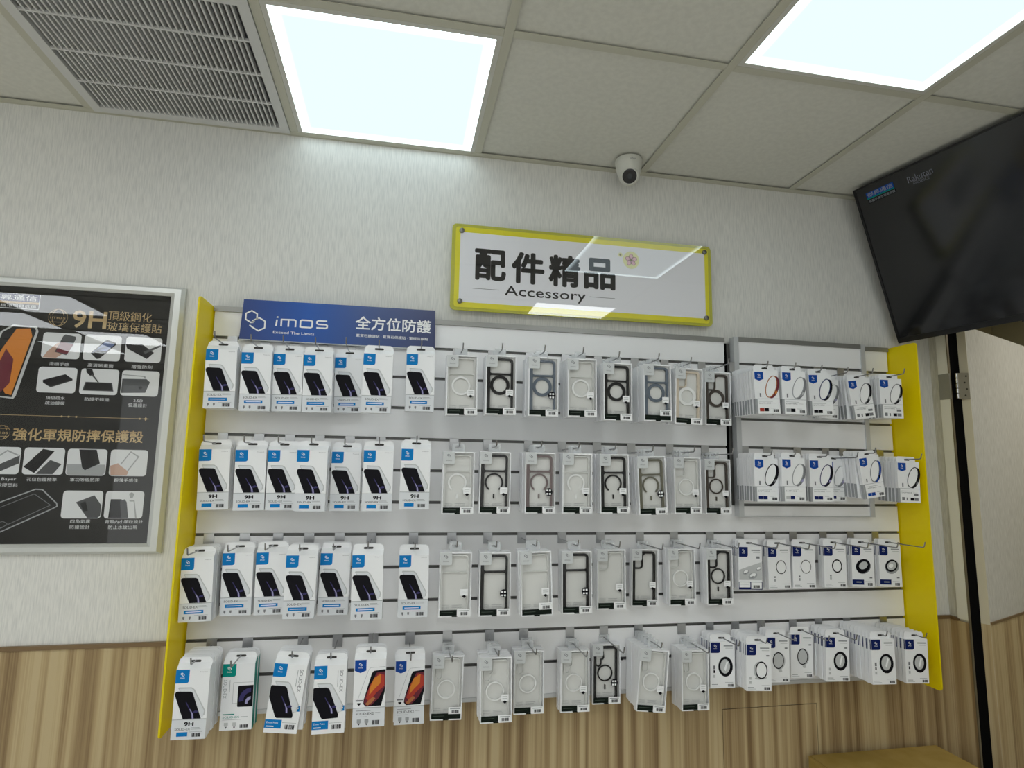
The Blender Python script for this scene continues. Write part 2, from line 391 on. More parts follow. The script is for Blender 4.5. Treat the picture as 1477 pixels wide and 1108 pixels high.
# open door leaf beyond the doorway: hinge edge towards us, face running away to the right
door = bpy.data.objects.new('door_1', None); COL.objects.link(door); struct(door)
door.location = (3.045, -0.075, 0); door.rotation_euler = (0, 0, math.atan2(0.385, 0.923))
th = 0.037; zt = 1.985
b = MB(); b.box(0.0, 0.85, -th, 0, 0.02, zt); b.box(0.001, 0.85, -th - 0.0008, -th, 0.02, 0.906, 1); b.box(-0.0012, 0, -th, 0, 0.02, 0.906, 1)
b.box(-0.0014, 0, -th, 0, 0.906, zt, 2); b.build('door_leaf', [WALLPAPER_R, WOOD, mat('door_edge_cream', (204, 196, 172), 0.6)], door)
b = MB(); b.box(0.0, 0.85, -th - 0.004, -th, 0.906, 0.914); b.build('dado', mat('dado_strip', (120, 96, 64), 0.4), door)
b = MB(); b.box(3.035, 3.05, -0.072, 0.05, 0, 2.02); struct(b.build('gap_shade_back', GAP_SHADE))  # black block behind the door gap, standing in for its shade

HG = mat('hinge_steel', (150, 146, 132), 0.4, 0.75)
HGD = mat('hinge_steel_dark', (150, 150, 143), 0.45, 0.5)
hx, hy = 3.018, -0.097
t = thing('door_hinge', 'steel butt hinge joining the door edge to the right wall', 'hinge', (hx, hy, 1.708))
b = MB(); b.box(-0.0235, -0.0205, 0.008, 0.054, 0, 0.096); b.build('wall_plate', HGD, t)
b = MB()
ux, uy = (3.045 + 0.385 * th - 3.045), (-0.923 * th)
e0 = Vector((3.0435 - hx, -0.0765 - hy, 0)); e1 = Vector((3.0435 - hx + ux, -0.0765 - hy + uy, 0)); nrm = Vector((-0.923, -0.385, 0)) * 0.0035
p0 = Vector((0.0, -0.002, 0)); 
q = [p0, e1 + nrm, e1 + nrm * 0.2, e0 + nrm * 0.2]
b.add([(v.x, v.y, 0) for v in q] + [(v.x, v.y, 0.096) for v in q], [(0, 1, 5, 4), (1, 2, 6, 5), (2, 3, 7, 6), (3, 0, 4, 7), (4, 5, 6, 7), (3, 2, 1, 0)])
b.build('door_plate', HG, t)
for k in range(5):
    b = MB(); b.lathe([(0.0055, 0.0015 + k * 0.0192), (0.0055, 0.0177 + k * 0.0192)], 14, Matrix.Translation((0, 0, 0))); b.build('knuckle', CHROME, t, True)
for k in range(4):
    c = p0.lerp(e1 + nrm, 0.62 + 0.16 * (k % 2)); nn = Vector(((e1 + nrm - p0).y, -(e1 + nrm - p0).x, 0)).normalized()
    if nn.y > 0: nn = -nn
    mt = Matrix.Translation(c + nn * 0.0003 + Vector((0, 0, 0.012 + 0.024 * k))) @ nn.to_track_quat('Z', 'Y').to_matrix().to_4x4()
    b = MB(); b.lathe([(0.0034, 0), (0.0026, 0.0008)], 12, mt); b.build('screw', mat('screw_dark', (60, 56, 46), 0.4, 0.5), t)

# ------------------------------------------------------------ slatwall
GROOVES = [1.803, 1.705, 1.607, 1.509, 1.411, 1.313, 1.216, 1.118, 1.020, 0.9217, 0.824]
ZT, ZB = 1.883, 0.7176
XL, XE = 0.416, 2.786
G = 0.0045
slatwall = thing('slatwall', 'white slatwall display board with metal grooves between two yellow end panels', 'display board', ((XL + XE) / 2, -0.006, ZB))
off = Vector(slatwall.location)
def sw(b, name, mats, parent=None):
    p = parent or slatwall; lo = Vector(p.location)
    b.v = [(x - lo.x, y - lo.y, z - lo.z) for x, y, z in b.v]
    return b.build(name, mats, p)
def slat_mb(x0, x1, z0, z1, y0, y1):
    e = 0.0012
    b = MB(); b.box(x0, x1, y0, y1, z0, z1); return b
edges = [ZT] + GROOVES + [ZB + 0.012]
for k in range(len(edges) - 1):
    z1 = edges[k] - (G if k else 0); z0 = edges[k + 1] + (G if k < len(edges) - 2 else 0)
    if z0 >= 1.30: spans = [(XL, 2.112), (2.668, XE)]
    else: spans = [(XL, XE)]
    for x0, x1 in spans: sw(slat_mb(x0, x1, z0, z1, -0.030, -0.012), 'slat', SLAT)
sw(MB().box(XL, XE, -0.012, -0.006, ZB, ZT), 'backing', mat('backing_board', (120, 120, 118), 0.7))
for z in GROOVES:
    for x0, x1 in ([(XL, 2.112), (2.668, XE)] if z > 1.3 else [(XL, XE)]):
        b = MB(); b.box(x0, x1, -0.0225, -0.012, z - G, z + G); b.box(x0, x1, -0.0305, -0.0225, z - G, z - G + 0.0016); sw(b, 'groove_rail', GROOVE)
for x0, x1 in [(XL - 0.002, 2.112), (2.668, XE + 0.002)]:
    b = MB(); b.box(x0, x1, -0.036, -0.006, ZT, ZT + 0.016); sw(b, 'top_rail', ALU)
b = MB(); b.box(XL, XE, -0.033, -0.006, ZB, ZB + 0.012); sw(b, 'bottom_rail', ALU_L)
b = MB(); b.box(2.1125, 2.132, -0.0125, -0.0121, 1.30, ZT); sw(b, 'recess_shade', GAP_SHADE)  # black strip standing in for the shade in the gap beside the hatch

# raised hatch faced with slats
hz0, hz1, hx0, hx1 = 1.274, 1.883, 2.134, 2.666
hatch = thing('slatwall_hatch', 'raised slatwall door framed in grey metal on the right of the display board', 'hatch', (hx0, -0.031, hz0))
for k, (za, zb) in enumerate(((1.803, hz1), (1.705, 1.803), (1.607, 1.705), (1.509, 1.607), (1.411, 1.509), (1.313, 1.411), (hz0, 1.313))):
    sw(MB().box(hx0 + 0.018, hx1 - 0.018, -0.055, -0.036, za + (G if za > hz0 else 0), zb - (G if zb < hz1 else 0)), 'slat', SLAT, hatch)
for z in GROOVES[:6]:
    b = MB(); b.box(hx0 + 0.018, hx1 - 0.018, -0.0475, -0.036, z - G, z + G); b.box(hx0 + 0.018, hx1 - 0.018, -0.0555, -0.0475, z - G, z - G + 0.0016); sw(b, 'groove_rail', GROOVE, hatch)
sw(MB().box(hx0 + 0.002, hx1 - 0.002, -0.036, -0.031, hz0, hz1), 'backing', mat('backing_board', (120, 120, 118), 0.7), hatch)
sw(MB().box(hx0, hx0 + 0.018, -0.059, -0.031, hz0 - 0.002, hz1 + 0.016), 'side_trim', ALU_L, hatch)
sw(MB().box(hx1 - 0.018, hx1, -0.059, -0.031, hz0 - 0.002, hz1 + 0.016), 'side_trim', ALU_L, hatch)
sw(MB().box(hx0 + 0.018, hx1 - 0.018, -0.060, -0.031, hz1, hz1 + 0.016), 'top_rail', ALU, hatch)
sw(MB().box(hx0 + 0.018, hx1 - 0.018, -0.057, -0.055, hz0 - 0.002, hz0 + 0.002), 'bottom_trim', ALU_L, hatch)

# yellow acrylic end panels
for nm, x, lab in (('L', 0.411, 'tall translucent yellow acrylic end panel at the left end of the slatwall'), ('R', 2.791, 'tall translucent yellow acrylic end panel at the right end of the slatwall')):
    b = MB(); sgn = -1 if nm == 'L' else 1
    prof = rrect(-0.155, -0.007, 0.714, 1.897, (0.012, 0.002, 0.002, 0.012), 4)
    b.prism([(y, z) for y, z in prof], 0, 0.005); b.v = [(v[1] * sgn, v[0], v[2] - 0.714) for v in b.v]
    o = b.build('end_panel', YELLOW); o.location = (x + (0 if nm == 'L' else 0), 0, 0.714); tag(o, lab, 'panel', 'yellow end panels')

# ------------------------------------------------------------ products
def A_body(d=0.016, w=0.083, h=0.170, hh=0.027):
    b = MB(); a = w / 2; e = d - 0.0012; rz = 0.013
    v = [(-a, 0, -h), (a, 0, -h), (a, 0, 0), (-a, 0, 0), (-a, e, -h), (a, e, -h), (a, e, rz), (-a, e, rz)]
    b.add(v, [(0, 1, 2, 3), (1, 5, 6, 2), (4, 0, 3, 7), (3, 2, 6, 7), (5, 4, 7, 6), (4, 5, 1, 0)])
    b.prism([(-a, -0.004), (a, -0.004), (a, hh - 0.010), (a - 0.003, hh - 0.004), (a - 0.009, hh), (-a + 0.009, hh), (-a + 0.003, hh - 0.004), (-a, hh - 0.010)], e, d)
    return b
PM = [PRINT_W, PRINT_BLACK, PRINT_VIOLET, PRINT_LILAC, PRINT_LGREY, PRINT_GREY, PAPER_D, PRINT_BLUE, PRINT_MGREY, PRINT_TEAL, PRINT_RED, PRINT_ORANGE, PRINT_MAROON, PRINT_NAVY, PRINT_ROYAL, PRINT_COPPER, PRINT_DGREEN]
(WH, BK, VI, LI, LG, GR, PD, BL, MG, TE, RD, OR, MA, NA, RO, CO, DG) = range(17)
def fxz(w, h): return lambda x, z: ((x - 0.5) * w, -z * h)
def frect(b, F, x0, x1, z0, z1, y, m):
    (a, c), (d, e) = F(x0, z1), F(x1, z0); b.rect(a, d, c, e, y, m)
def fpoly(b, F, pts, y, m):
    p = [F(*q) for q in pts]
    ar = sum(p[i][0] * p[(i + 1) % len(p)][1] - p[(i + 1) % len(p)][0] * p[i][1] for i in range(len(p)))
    b.flat(p if ar > 0 else p[::-1], y, m)
def ftext(b, F, t, x0, x1, z0, z1, y, m, bold=0.0, rot=0):
    (a, c), (d, e) = F(x0, z1), F(x1, z0); b.text(t, a, d, c, e, y, m, bold, rot)
def barcode(b, F, x0, x1, z0, z1, y, m=BK, n=9):
    rnd = random.Random(3)
    for k in range(n):
        c = x0 + (x1 - x0) * (k + 0.5) / n; hw = (x1 - x0) / n * rnd.choice((0.18, 0.3, 0.42)); frect(b, F, c - hw, c + hw, z0, z1, y, m)
def logo_tab(w, h, d, col, x1, z1, kind, wrap=0, x0=0.0, z0=0.0):
    """printed logo tab with the hexagon mark and brand word"""
    b = MB(); F = fxz(w, h); (ax, az), (bx, bz) = F(x0, z1), F(x1, z0)
    if kind == 'round': b.flat(rrect(ax, bx, az, bz, (0.0005, 0.006, 0.0005, 0.0005), 3), -0.0003, 0)
    elif kind == 'shield': b.flat([(ax, az + 0.006), ((ax + bx) / 2, az), (bx, az + 0.006), (bx, bz), (ax, bz)], -0.0003, 0)
    if wrap: q0 = -w / 2 - 0.0003; b.add([(q0, 0, bz), (q0, 0, az), (q0, wrap, az), (q0, wrap, bz)], [(0, 1, 2, 3)], 0)
    cx, cz, q = (ax + bx) / 2, (az + bz) / 2 + (bz - az) * 0.1, (bx - ax) * 0.12
    logo_mark(b, cx, cz + q * 0.4, q, q * 0.3, -0.0006, 1)
    b.text('imos', cx - q * 1.4, cx + q * 1.4, cz - q * 2.2, cz - q * 1.2, -0.0006, 1)
    return b.mesh('logo_tab', [col, PRINT_W])
def slot_mesh(z, y, wd=0.030):
    return MB().prism(rrect(-wd / 2, wd / 2, z - 0.0028, z + 0.0028, 0.0027, 3), y - 0.0004, y - 0.0001).mesh('hang_slot', mat('slot_dark', (58, 56, 54), 0.8))
def A_parts(kind):
    w, h, d = 0.083, 0.170, 0.016; F = fxz(w, h); out = []
    y1, y2, y3, y4 = -0.0003, -0.0006, -0.0009, -0.0012
    body = A_body().mesh('carton', PAPER); out.append(('carton', body, []))
    out.append(('hang_slot', slot_mesh(0.0165, d - 0.0012, 0.026), []))
    if kind in ('wide', '9h', 'vertical'):
        out.append(('logo_tab', logo_tab(w, h, d, PRINT_BLUE, 0.40, 0.195, 'round'), []))
        b = MB()
        fpoly(b, F, [(0.10, 0.262), (0.13, 0.252), (0.50, 0.258), (0.58, 0.285), (0.95, 0.60), (0.93, 0.66), (0.80, 0.705), (0.62, 0.705)], y1, LG)
        fpoly(b, F, [(0.13, 0.272), (0.49, 0.272), (0.555, 0.295), (0.915, 0.60), (0.89, 0.69), (0.65, 0.69)], y2, PD)
        if kind == 'vertical': ph = [(0.0, 0.33), (0.04, 0.318), (0.42, 0.322), (0.49, 0.345), (0.80, 0.735), (0.78, 0.775), (0.32, 0.785), (0.27, 0.765), (0.0, 0.49)]
        else: ph = [(0.02, 0.345), (0.05, 0.318), (0.10, 0.312), (0.48, 0.318), (0.54, 0.335), (0.84, 0.708), (0.31, 0.708), (0.03, 0.372)]
        fpoly(b, F, ph, y3, BK)
        s = lambda p: p
        fpoly(b, F, [(0.36, 0.47), (0.38, 0.465), (0.50, 0.56), (0.60, 0.63), (0.64, 0.706), (0.56, 0.706), (0.53, 0.62), (0.46, 0.56)], y4, VI)
        fpoly(b, F, [(0.49, 0.57), (0.51, 0.57), (0.60, 0.64), (0.62, 0.706), (0.58, 0.706), (0.56, 0.64)], -0.0015, LI)
        fpoly(b, F, [(0.58, 0.61), (0.66, 0.59), (0.74, 0.60), (0.72, 0.62), (0.62, 0.63)], y4, VI)
        out.append(('phone_picture', b.mesh('phone_picture', PM), []))
    b = MB()
    if kind == 'wide':
        frect(b, F, 0, 1, 0.715, 1, y1, PD); frect(b, F, 0, 1, 0.712, 0.72, y2, MG)
        ftext(b, F, 'SOLID-EX', 0.12, 0.58, 0.757, 0.79, y2, BK); frect(b, F, 0.60, 0.84, 0.755, 0.76, y2, GR); frect(b, F, 0.60, 0.88, 0.772, 0.777, y2, MG)
        frect(b, F, 0.16, 0.76, 0.822, 0.875, y2, BL); frect(b, F, 0.22, 0.70, 0.842, 0.852, y3, WH)
        for x in (0.16, 0.35): fpoly(b, F, [(x - 0.03, 0.915), (x + 0.03, 0.915), (x + 0.03, 0.945), (x, 0.968), (x - 0.03, 0.945)], y2, GR)
        frect(b, F, 0.48, 0.9, 0.897, 0.902, y2, MG); barcode(b, F, 0.60, 0.86, 0.918, 0.97, y2)
        b2 = MB(); ftext(b2, F, 'Tempered', 0.72, 0.93, 0.03, 0.046, y1, GR); out.append(('top_lettering', b2.mesh('top_lettering', PM), []))
    elif kind == '9h':
        frect(b, F, 0, 1, 0.715, 1, y1, PD); frect(b, F, 0, 1, 0.712, 0.72, y2, MG)
        ftext(b, F, '9H', 0.36, 0.64, 0.750, 0.812, y2, BK, 0.11)
        ftext(b, F, 'SOLID-EX', 0.10, 0.55, 0.838, 0.868, y2, BK); frect(b, F, 0.57, 0.82, 0.835, 0.84, y2, GR); frect(b, F, 0.57, 0.86, 0.855, 0.86, y2, MG)
        frect(b, F, 0.16, 0.48, 0.895, 0.955, y2, BL); frect(b, F, 0.52, 0.9, 0.892, 0.897, y2, MG); barcode(b, F, 0.60, 0.86, 0.91, 0.965, y2)
        b2 = MB(); ftext(b2, F, 'Tempered', 0.70, 0.92, 0.03, 0.046, y1, GR); out.append(('top_lettering', b2.mesh('top_lettering', PM), []))
    elif kind == 'vertical':
        b2 = MB(); ftext(b2, F, 'SOLID-EX', 0.80, 0.90, 0.07, 0.40, y1, GR, 0, 1); frect(b2, F, 0.73, 0.745, 0.08, 0.32, y1, MG); out.append(('side_lettering', b2.mesh('side_lettering', PM), []))
        b2 = MB(); frect(b2, F, 0.80, 0.98, 0.60, 0.68, y1, BL); frect(b2, F, 0.84, 0.94, 0.625, 0.64, y2, WH); out.append(('badge', b2.mesh('badge', PM), []))
        frect(b, F, 0, 0.50, 0.81, 0.935, y1, BL); frect(b, F, 0.05, 0.28, 0.90, 0.915, y2, WH); ftext(b, F, 'Dust Free', 0.05, 0.40, 0.84, 0.865, y2, WH)
        frect(b, F, 0.52, 0.94, 0.845, 0.85, y1, MG); barcode(b, F, 0.60, 0.90, 0.875, 0.94, y1)
    elif kind == 'teal':
        out.append(('logo_tab', logo_tab(w, h, d, PRINT_TEAL, 0.42, 0.195, 'round'), []))
        b2 = MB()
        b2.ribbon([F(0.98, 0.285), F(0.36, 0.285), F(0.36, 0.60), F(0.52, 0.60)], 0.0008, y1, MG)
        fpoly(b2, F, [(0.53, 0.335), (0.99, 0.33), (0.99, 0.655), (0.53, 0.655), (0.51, 0.64), (0.51, 0.35)], y1, BK)
        b2.fring([F(*q) for q in ell(0.92, 0.55, 0.36, 0.18, 0, 14, PI * 0.95, PI * 1.5)], [F(*q) for q in ell(0.92, 0.55, 0.22, 0.11, 0, 14, PI * 0.95, PI * 1.5)], y2, VI, False)
        b2.fring([F(*q) for q in ell(0.92, 0.60, 0.17, 0.10, 0, 14, PI * 0.95, PI * 1.5)], [F(*q) for q in ell(0.92, 0.60, 0.09, 0.05, 0, 14, PI * 0.95, PI * 1.5)], y2, LI, False)
        b2.f = [f if True else f for f in b2.f]
        out.append(('phone_picture', b2.mesh('phone_picture', PM), []))
        b2 = MB(); ftext(b2, F, 'SOLID-EX', 0.05, 0.16, 0.24, 0.52, y1, MG, 0, 1); frect(b2, F, 0.24, 0.255, 0.245, 0.43, y1, MG); out.append(('side_lettering', b2.mesh('side_lettering', PM), []))
        frect(b, F, 0.08, 0.44, 0.755, 0.77, y1, TE); ftext(b, F, 'SOLID-EX', 0.08, 0.60, 0.79, 0.82, y1, TE); frect(b, F, 0.64, 0.86, 0.80, 0.806, y1, MG)
        frect(b, F, 0.08, 0.66, 0.84, 0.845, y1, MG)
        for x in (0.20, 0.46): fpoly(b, F, [(x - 0.06, 0.885), (x + 0.06, 0.885), (x + 0.06, 0.93), (x, 0.975), (x - 0.06, 0.93)], y1, LG); fpoly(b, F, [(x - 0.03, 0.95), (x + 0.03, 0.95), (x, 0.975)], y2, BK)
        barcode(b, F, 0.62, 0.88, 0.92, 0.97, y1)
        sd = MB(); a = w / 2 + 0.0003; sd.add([(a, 0, -h), (a, d - 0.0012, -h), (a, d - 0.0012, 0.012), (a, 0, -0.0005)], [(0, 1, 2, 3)])
        out.append(('side_print', sd.mesh('side_print', PRINT_TEAL), []))
    elif kind == 'fire':
        out.append(('logo_tab', logo_tab(w, h, d, PRINT_ROYAL, 0.38, 0.20, 'shield', x0=0.02, z0=0.005), []))
        b2 = MB()
        b2.ribbon([F(0.14, 0.60), F(0.45, 0.165), F(0.52, 0.125), F(0.99, 0.115)], 0.0007, y1, MG)
        fpoly(b2, F, [(0.32, 0.66), (0.33, 0.60), (0.56, 0.21), (0.62, 0.175), (0.99, 0.155), (0.99, 0.48), (0.88, 0.695), (0.40, 0.70)], y1, BK)
        fpoly(b2, F, [(0.34, 0.64), (0.35, 0.58), (0.50, 0.40), (0.72, 0.20), (0.98, 0.19), (0.98, 0.42), (0.80, 0.58), (0.58, 0.68), (0.40, 0.685)], y2, MA)
        fpoly(b2, F, [(0.40, 0.58), (0.52, 0.38), (0.78, 0.21), (0.96, 0.24), (0.97, 0.40), (0.72, 0.50), (0.50, 0.63)], y3, RD)
        fpoly(b2, F, [(0.52, 0.42), (0.64, 0.28), (0.86, 0.22), (0.84, 0.36), (0.66, 0.44), (0.50, 0.53)], y4, OR)
        fpoly(b2, F, [(0.38, 0.66), (0.50, 0.60), (0.62, 0.56), (0.70, 0.58), (0.60, 0.64), (0.46, 0.685)], y4, CO)
        out.append(('phone_picture', b2.mesh('phone_picture', PM), []))
        frect(b, F, 0.08, 0.30, 0.60, 0.62, y1, GR); fpoly(b, F, [(0.13, 0.645), (0.24, 0.645), (0.24, 0.66), (0.19, 0.685), (0.13, 0.66)], y1, BK)
        frect(b, F, 0, 1, 0.715, 1, y1, PD); frect(b, F, 0, 1, 0.712, 0.72, y2, MG)
        frect(b, F, 0.10, 0.56, 0.755, 0.762, y2, GR); ftext(b, F, 'SOLID-EX2', 0.10, 0.66, 0.785, 0.82, y2, BK); frect(b, F, 0.70, 0.86, 0.79, 0.796, y2, MG); frect(b, F, 0.10, 0.46, 0.845, 0.85, y2, MG)
        for x in (0.20, 0.44): fpoly(b, F, [(x - 0.06, 0.885), (x + 0.06, 0.885), (x + 0.06, 0.93), (x, 0.975), (x - 0.06, 0.93)], y2, MG); fpoly(b, F, [(x - 0.03, 0.95), (x + 0.03, 0.95), (x, 0.975)], y3, BK)
        barcode(b, F, 0.60, 0.84, 0.905, 0.97, y2)
    if kind == 'wide': b.add([(w / 2 + 0.0002, 0, -h), (w / 2 + 0.0002, d - 0.0012, -h), (w / 2 + 0.0002, d - 0.0012, -0.715 * h), (w / 2 + 0.0002, 0, -0.715 * h)], [(0, 1, 2, 3)], PD)
    out.append(('front_print', b.mesh('front_print', PM), []))
    return out

CASECOL = {'clear': None, 'black': (26, 25, 26), 'slate': (96, 106, 118), 'brown': (104, 88, 82), 'olive': (104, 102, 88), 'beige': (206, 194, 176), 'mauve': (112, 98, 98), 'umber': (64, 56, 50)}
def case_mat(c):
    if c == 'clear': return mat('case_clear_rim', (214, 215, 212), 0.2)
    return mat('case_' + c, CASECOL[c], 0.45, spec=0.2)
CLEARBACK = sheer('case_clear_back', (222, 222, 219), 0.25, 0.2)
def B_parts(col, cams, ringk, badge, bc):
    """window box with a phone case inside. cams: bar / notch / pill / none; ringk: thick, open, thin, white or none"""
    w, h, d = 0.091, 0.178, 0.022; F = fxz(w, h); out = []; a = w / 2
    b = MB(); t_ = 0.0028
    b.ring([(-a, -h), (a, -h), (a, 0), (-a, 0)], [(-a + t_, -h + t_), (a - t_, -h + t_), (a - t_, -t_ * 1.4), (-a + t_, -t_ * 1.4)], 0, d - 0.001)
    b.box(-a, a, d - 0.001, d, -h, 0)
    b.box(-a + t_, a - t_, 0.0128, d - 0.001, -h + t_, -t_ * 1.4, 1)
    # insert card print
    y = 0.0125
    ftext(b, F, 'TREND', 0.10, 0.33, 0.83, 0.85, y, 2); ftext(b, F, 'BOOST', 0.10, 0.33, 0.865, 0.885, y, 2)
    frect(b, F, 0.42, 0.74, 0.835, 0.842, y, 2); frect(b, F, 0.42, 0.70, 0.855, 0.860, y, 2); frect(b, F, 0.42, 0.74, 0.872, 0.877, y, 2)
    out.append(('carton', b.mesh('carton', [PAPER, mat('insert_card', (234, 234, 231), 0.6), PRINT_MGREY]), []))
    # phone case
    cm = case_mat(col); c = MB(); x0, x1, z1, z0 = -a + 0.0035, a - 0.0085, -0.0085, -h + 0.012; tl = 0.0098 if col != 'clear' else 0.004; tr = 0.0062 if col != 'clear' else 0.003
    y0, y1 = 0.0035, 0.0120
    inx0, inx1, inz1, inz0 = x0 + tl, x1 - tr, z1 - (0.0062 if col != 'clear' else 0.003), z0 + 0.004
    c.ring(rrect(x0, x1, z0, z1, 0.011, 4), rrect(inx0, inx1, inz0, inz1, 0.007, 4), y0, y1)
    if cams == 'bar':
        zb = -0.316 * h; bt = 0.0056 if col != 'clear' else 0.0016
        c.box(inx0 - 0.001, inx1 + 0.001, 0.0055, 0.0105, zb - bt / 2, zb + bt / 2)
        for sx, xx in ((1, inx0), (-1, inx1)):
            for sz in (1, -1):
                p = [(xx, zb + sz * bt / 2), (xx + sx * 0.005, zb + sz * bt / 2), (xx + sx * 0.0015, zb + sz * (bt / 2 + 0.0015)), (xx, zb + sz * (bt / 2 + 0.005))]
                c.prism(p if sx * sz > 0 else p[::-1], 0.0055, 0.0105)
    elif cams == 'notch':
        xm = x0 + 0.44 * (x1 - x0); zb = -0.34 * h; p = [(xm + 0.008, inz1 + 0.001), (xm + 0.001, inz1 - 0.006), (xm, inz1 - 0.014)] + [(xm - 0.009 + 0.009 * math.cos(q), zb + 0.009 + 0.009 * math.sin(q)) for q in (0, -0.4, -0.8, -1.2, -PI / 2)] + [(inx0 - 0.001, zb)]
        c.ribbon(p, 0.0046 if col != 'clear' else 0.0016, 0.0055, 0, False, 0.0105)
    elif cams in ('pill', 'pillstep'):
        xc = x0 + 0.22 * (x1 - x0); zb = -0.38 * h; rr = 0.0085
        p = [(xc - rr, -0.13 * h)] + [(xc + rr * math.cos(q), zb + rr + rr * math.sin(q)) for q in (PI, PI * 1.25, PI * 1.5, PI * 1.75, 2 * PI)]
        p += ([(xc + rr, -0.27 * h), (xc + rr + 0.006, -0.26 * h), (xc + rr + 0.009, -0.23 * h), (xc + rr + 0.007, -0.13 * h)] if cams == 'pillstep' else [(xc + rr, -0.13 * h)])
        c.ribbon(p, 0.0034 if col != 'clear' else 0.0022, 0.0055, 0, False, 0.0105)
    cx = (x0 + x1) / 2
    RM = cm
    if ringk == 'thick':
        ro, ri, zc = (0.0295, 0.0205, -0.50 * h) if col != 'clear' else (0.028, 0.0225, -0.51 * h)
        c.ring(ell(cx, zc, ro, ro, n=32), ell(cx, zc, ri, ri, n=32), 0.0075, 0.0105, 1)
    elif ringk == 'open':
        zc = -0.50 * h; ro, ri = (0.0270, 0.0222); c.ring(ell(cx, zc, ro, ro, 0, 26, -PI / 2 + 0.62, 1.5 * PI - 0.62), ell(cx, zc, ri, ri, 0, 26, -PI / 2 + 0.62, 1.5 * PI - 0.62), 0.0075, 0.0105, 1, False)
        c.prism(rrect(cx - 0.002, cx + 0.002, -0.76 * h, -0.685 * h, 0.0008, 2), 0.0075, 0.0105, 1)
    elif ringk == 'thin':
        zc = -0.50 * h; ro, ri = (0.0250, 0.0208); c.ring(ell(cx, zc, ro, ro), ell(cx, zc, ri, ri), 0.0075, 0.0105, 1)
        c.prism(rrect(cx - 0.002, cx + 0.002, -0.77 * h, -0.69 * h, 0.0008, 2), 0.0075, 0.0105, 1)
    elif ringk == 'white':
        zc = -0.535 * h; ro, ri = (0.0265, 0.0228); c.ring(ell(cx, zc, ro, ro), ell(cx, zc, ri, ri), 0.0065, 0.0105, 1)
    out.append(('phone_case', c.mesh('phone_case', [cm, mat('ring_white', (236, 237, 236), 0.3) if col in ('clear', 'beige') else cm]),
                [('case_back', MB().flat(rrect(inx0, inx1, inz0, inz1, 0.007, 4), 0.0115).mesh('case_back', CLEARBACK))]))
    out.append(('window_film', MB().rect(-a + t_, a - t_, -h + t_, -t_ * 1.4, 0.0012).mesh('window_film', FILM), []))
    b = MB(); F2 = F
    (ax, az), (bx, bz) = F(0.0, 0.20), F(0.375, 0.005)
    b.prism(rrect(ax, bx, az, bz, (0.001, 0.004, 0.001, 0.001), 3), -0.0005, 0.0)
    q = 0.0045; logo_mark(b, (ax + bx) / 2, bz - 0.011, q, 0.0016, -0.0008, 1); b.text('imos', (ax + bx) / 2 - 0.008, (ax + bx) / 2 + 0.008, az + 0.0085, az + 0.0125, -0.0008, 1)
    out.append(('logo_sticker', b.mesh('logo_sticker', [mat('sticker_silver', (206, 209, 210), 0.35), PRINT_GREY]), []))
    b = MB(); frect(b, F, 0.03, 0.97, 0.895, 0.98, 0.0006, 0); fpoly(b, F, [(0.40, 0.98), (0.60, 0.98), (0.58, 1.0), (0.42, 1.0)], -0.0003, 0); frect(b, F, 0.09, 0.45, 0.93, 0.936, 0.0003, 1)
    out.append(('base_band', b.mesh('base_band', [PRINT_DGREEN, mat('print_moss', (70, 84, 74), 0.5)]), []))
    b = MB(); xx, zz = ((0.57, 0.885), (0.57, 0.80))[bc]
    frect(b, F, xx, xx + 0.42, zz, zz + 0.105, -0.0006, 0); barcode(b, F, xx + 0.10, xx + 0.33, zz + 0.045, zz + 0.09, -0.0009, 1); frect(b, F, xx + 0.05, xx + 0.37, zz + 0.018, zz + 0.03, -0.0009, 2)
    out.append(('barcode_label', b.mesh('barcode_label', [PRINT_W, PRINT_BLACK, PRINT_MGREY]), []))
    b = MB()
    if badge == 'square':
        frect(b, F, 0.66, 0.90, 0.575, 0.68, -0.0005, 0); frect(b, F, 0.70, 0.86, 0.60, 0.61, -0.0008, 2); frect(b, F, 0.70, 0.86, 0.63, 0.64, -0.0008, 2); fpoly(b, F, [(0.71, 0.685), (0.78, 0.665), (0.85, 0.685), (0.78, 0.715)], -0.0011, 1)
    else:
        p = [F(*q) for q in ell(0.78, 0.65, 0.125, 0.065, 0, 20)]; b.flat(p[::-1] if False else p, -0.0005, 1)
        for qx, qz in ((0.73, 0.625), (0.82, 0.625), (0.73, 0.68), (0.82, 0.68)): frect(b, F, qx - 0.03, qx + 0.03, qz - 0.014, qz + 0.014, -0.0008, 0)
    if badge: 
        me = b.mesh('badge_sticker', [PRINT_W, PRINT_BLACK, PRINT_LGREY]); fix_normals(me); out.append(('badge_sticker', me, []))
    out.append(('hang_tab', B_TAB, []))
    return out
def fix_normals(me):
    for p in me.polygons:
        if p.normal.y > 0: p.flip()
B_TAB = None
def b_tab():
    b = MB(); d = 0.022
    b.ring([(-0.017, -0.012), (0.017, -0.012), (0.017, 0.024), (-0.017, 0.024)], [(-0.010, 0.010), (0.010, 0.010), (0.010, 0.018), (-0.010, 0.018)], d, d + 0.0006)
    return b.mesh('hang_tab', sheer('hang_tab_plastic', (225, 228, 230), 0.45, 0.1))
B_TAB = b_tab()

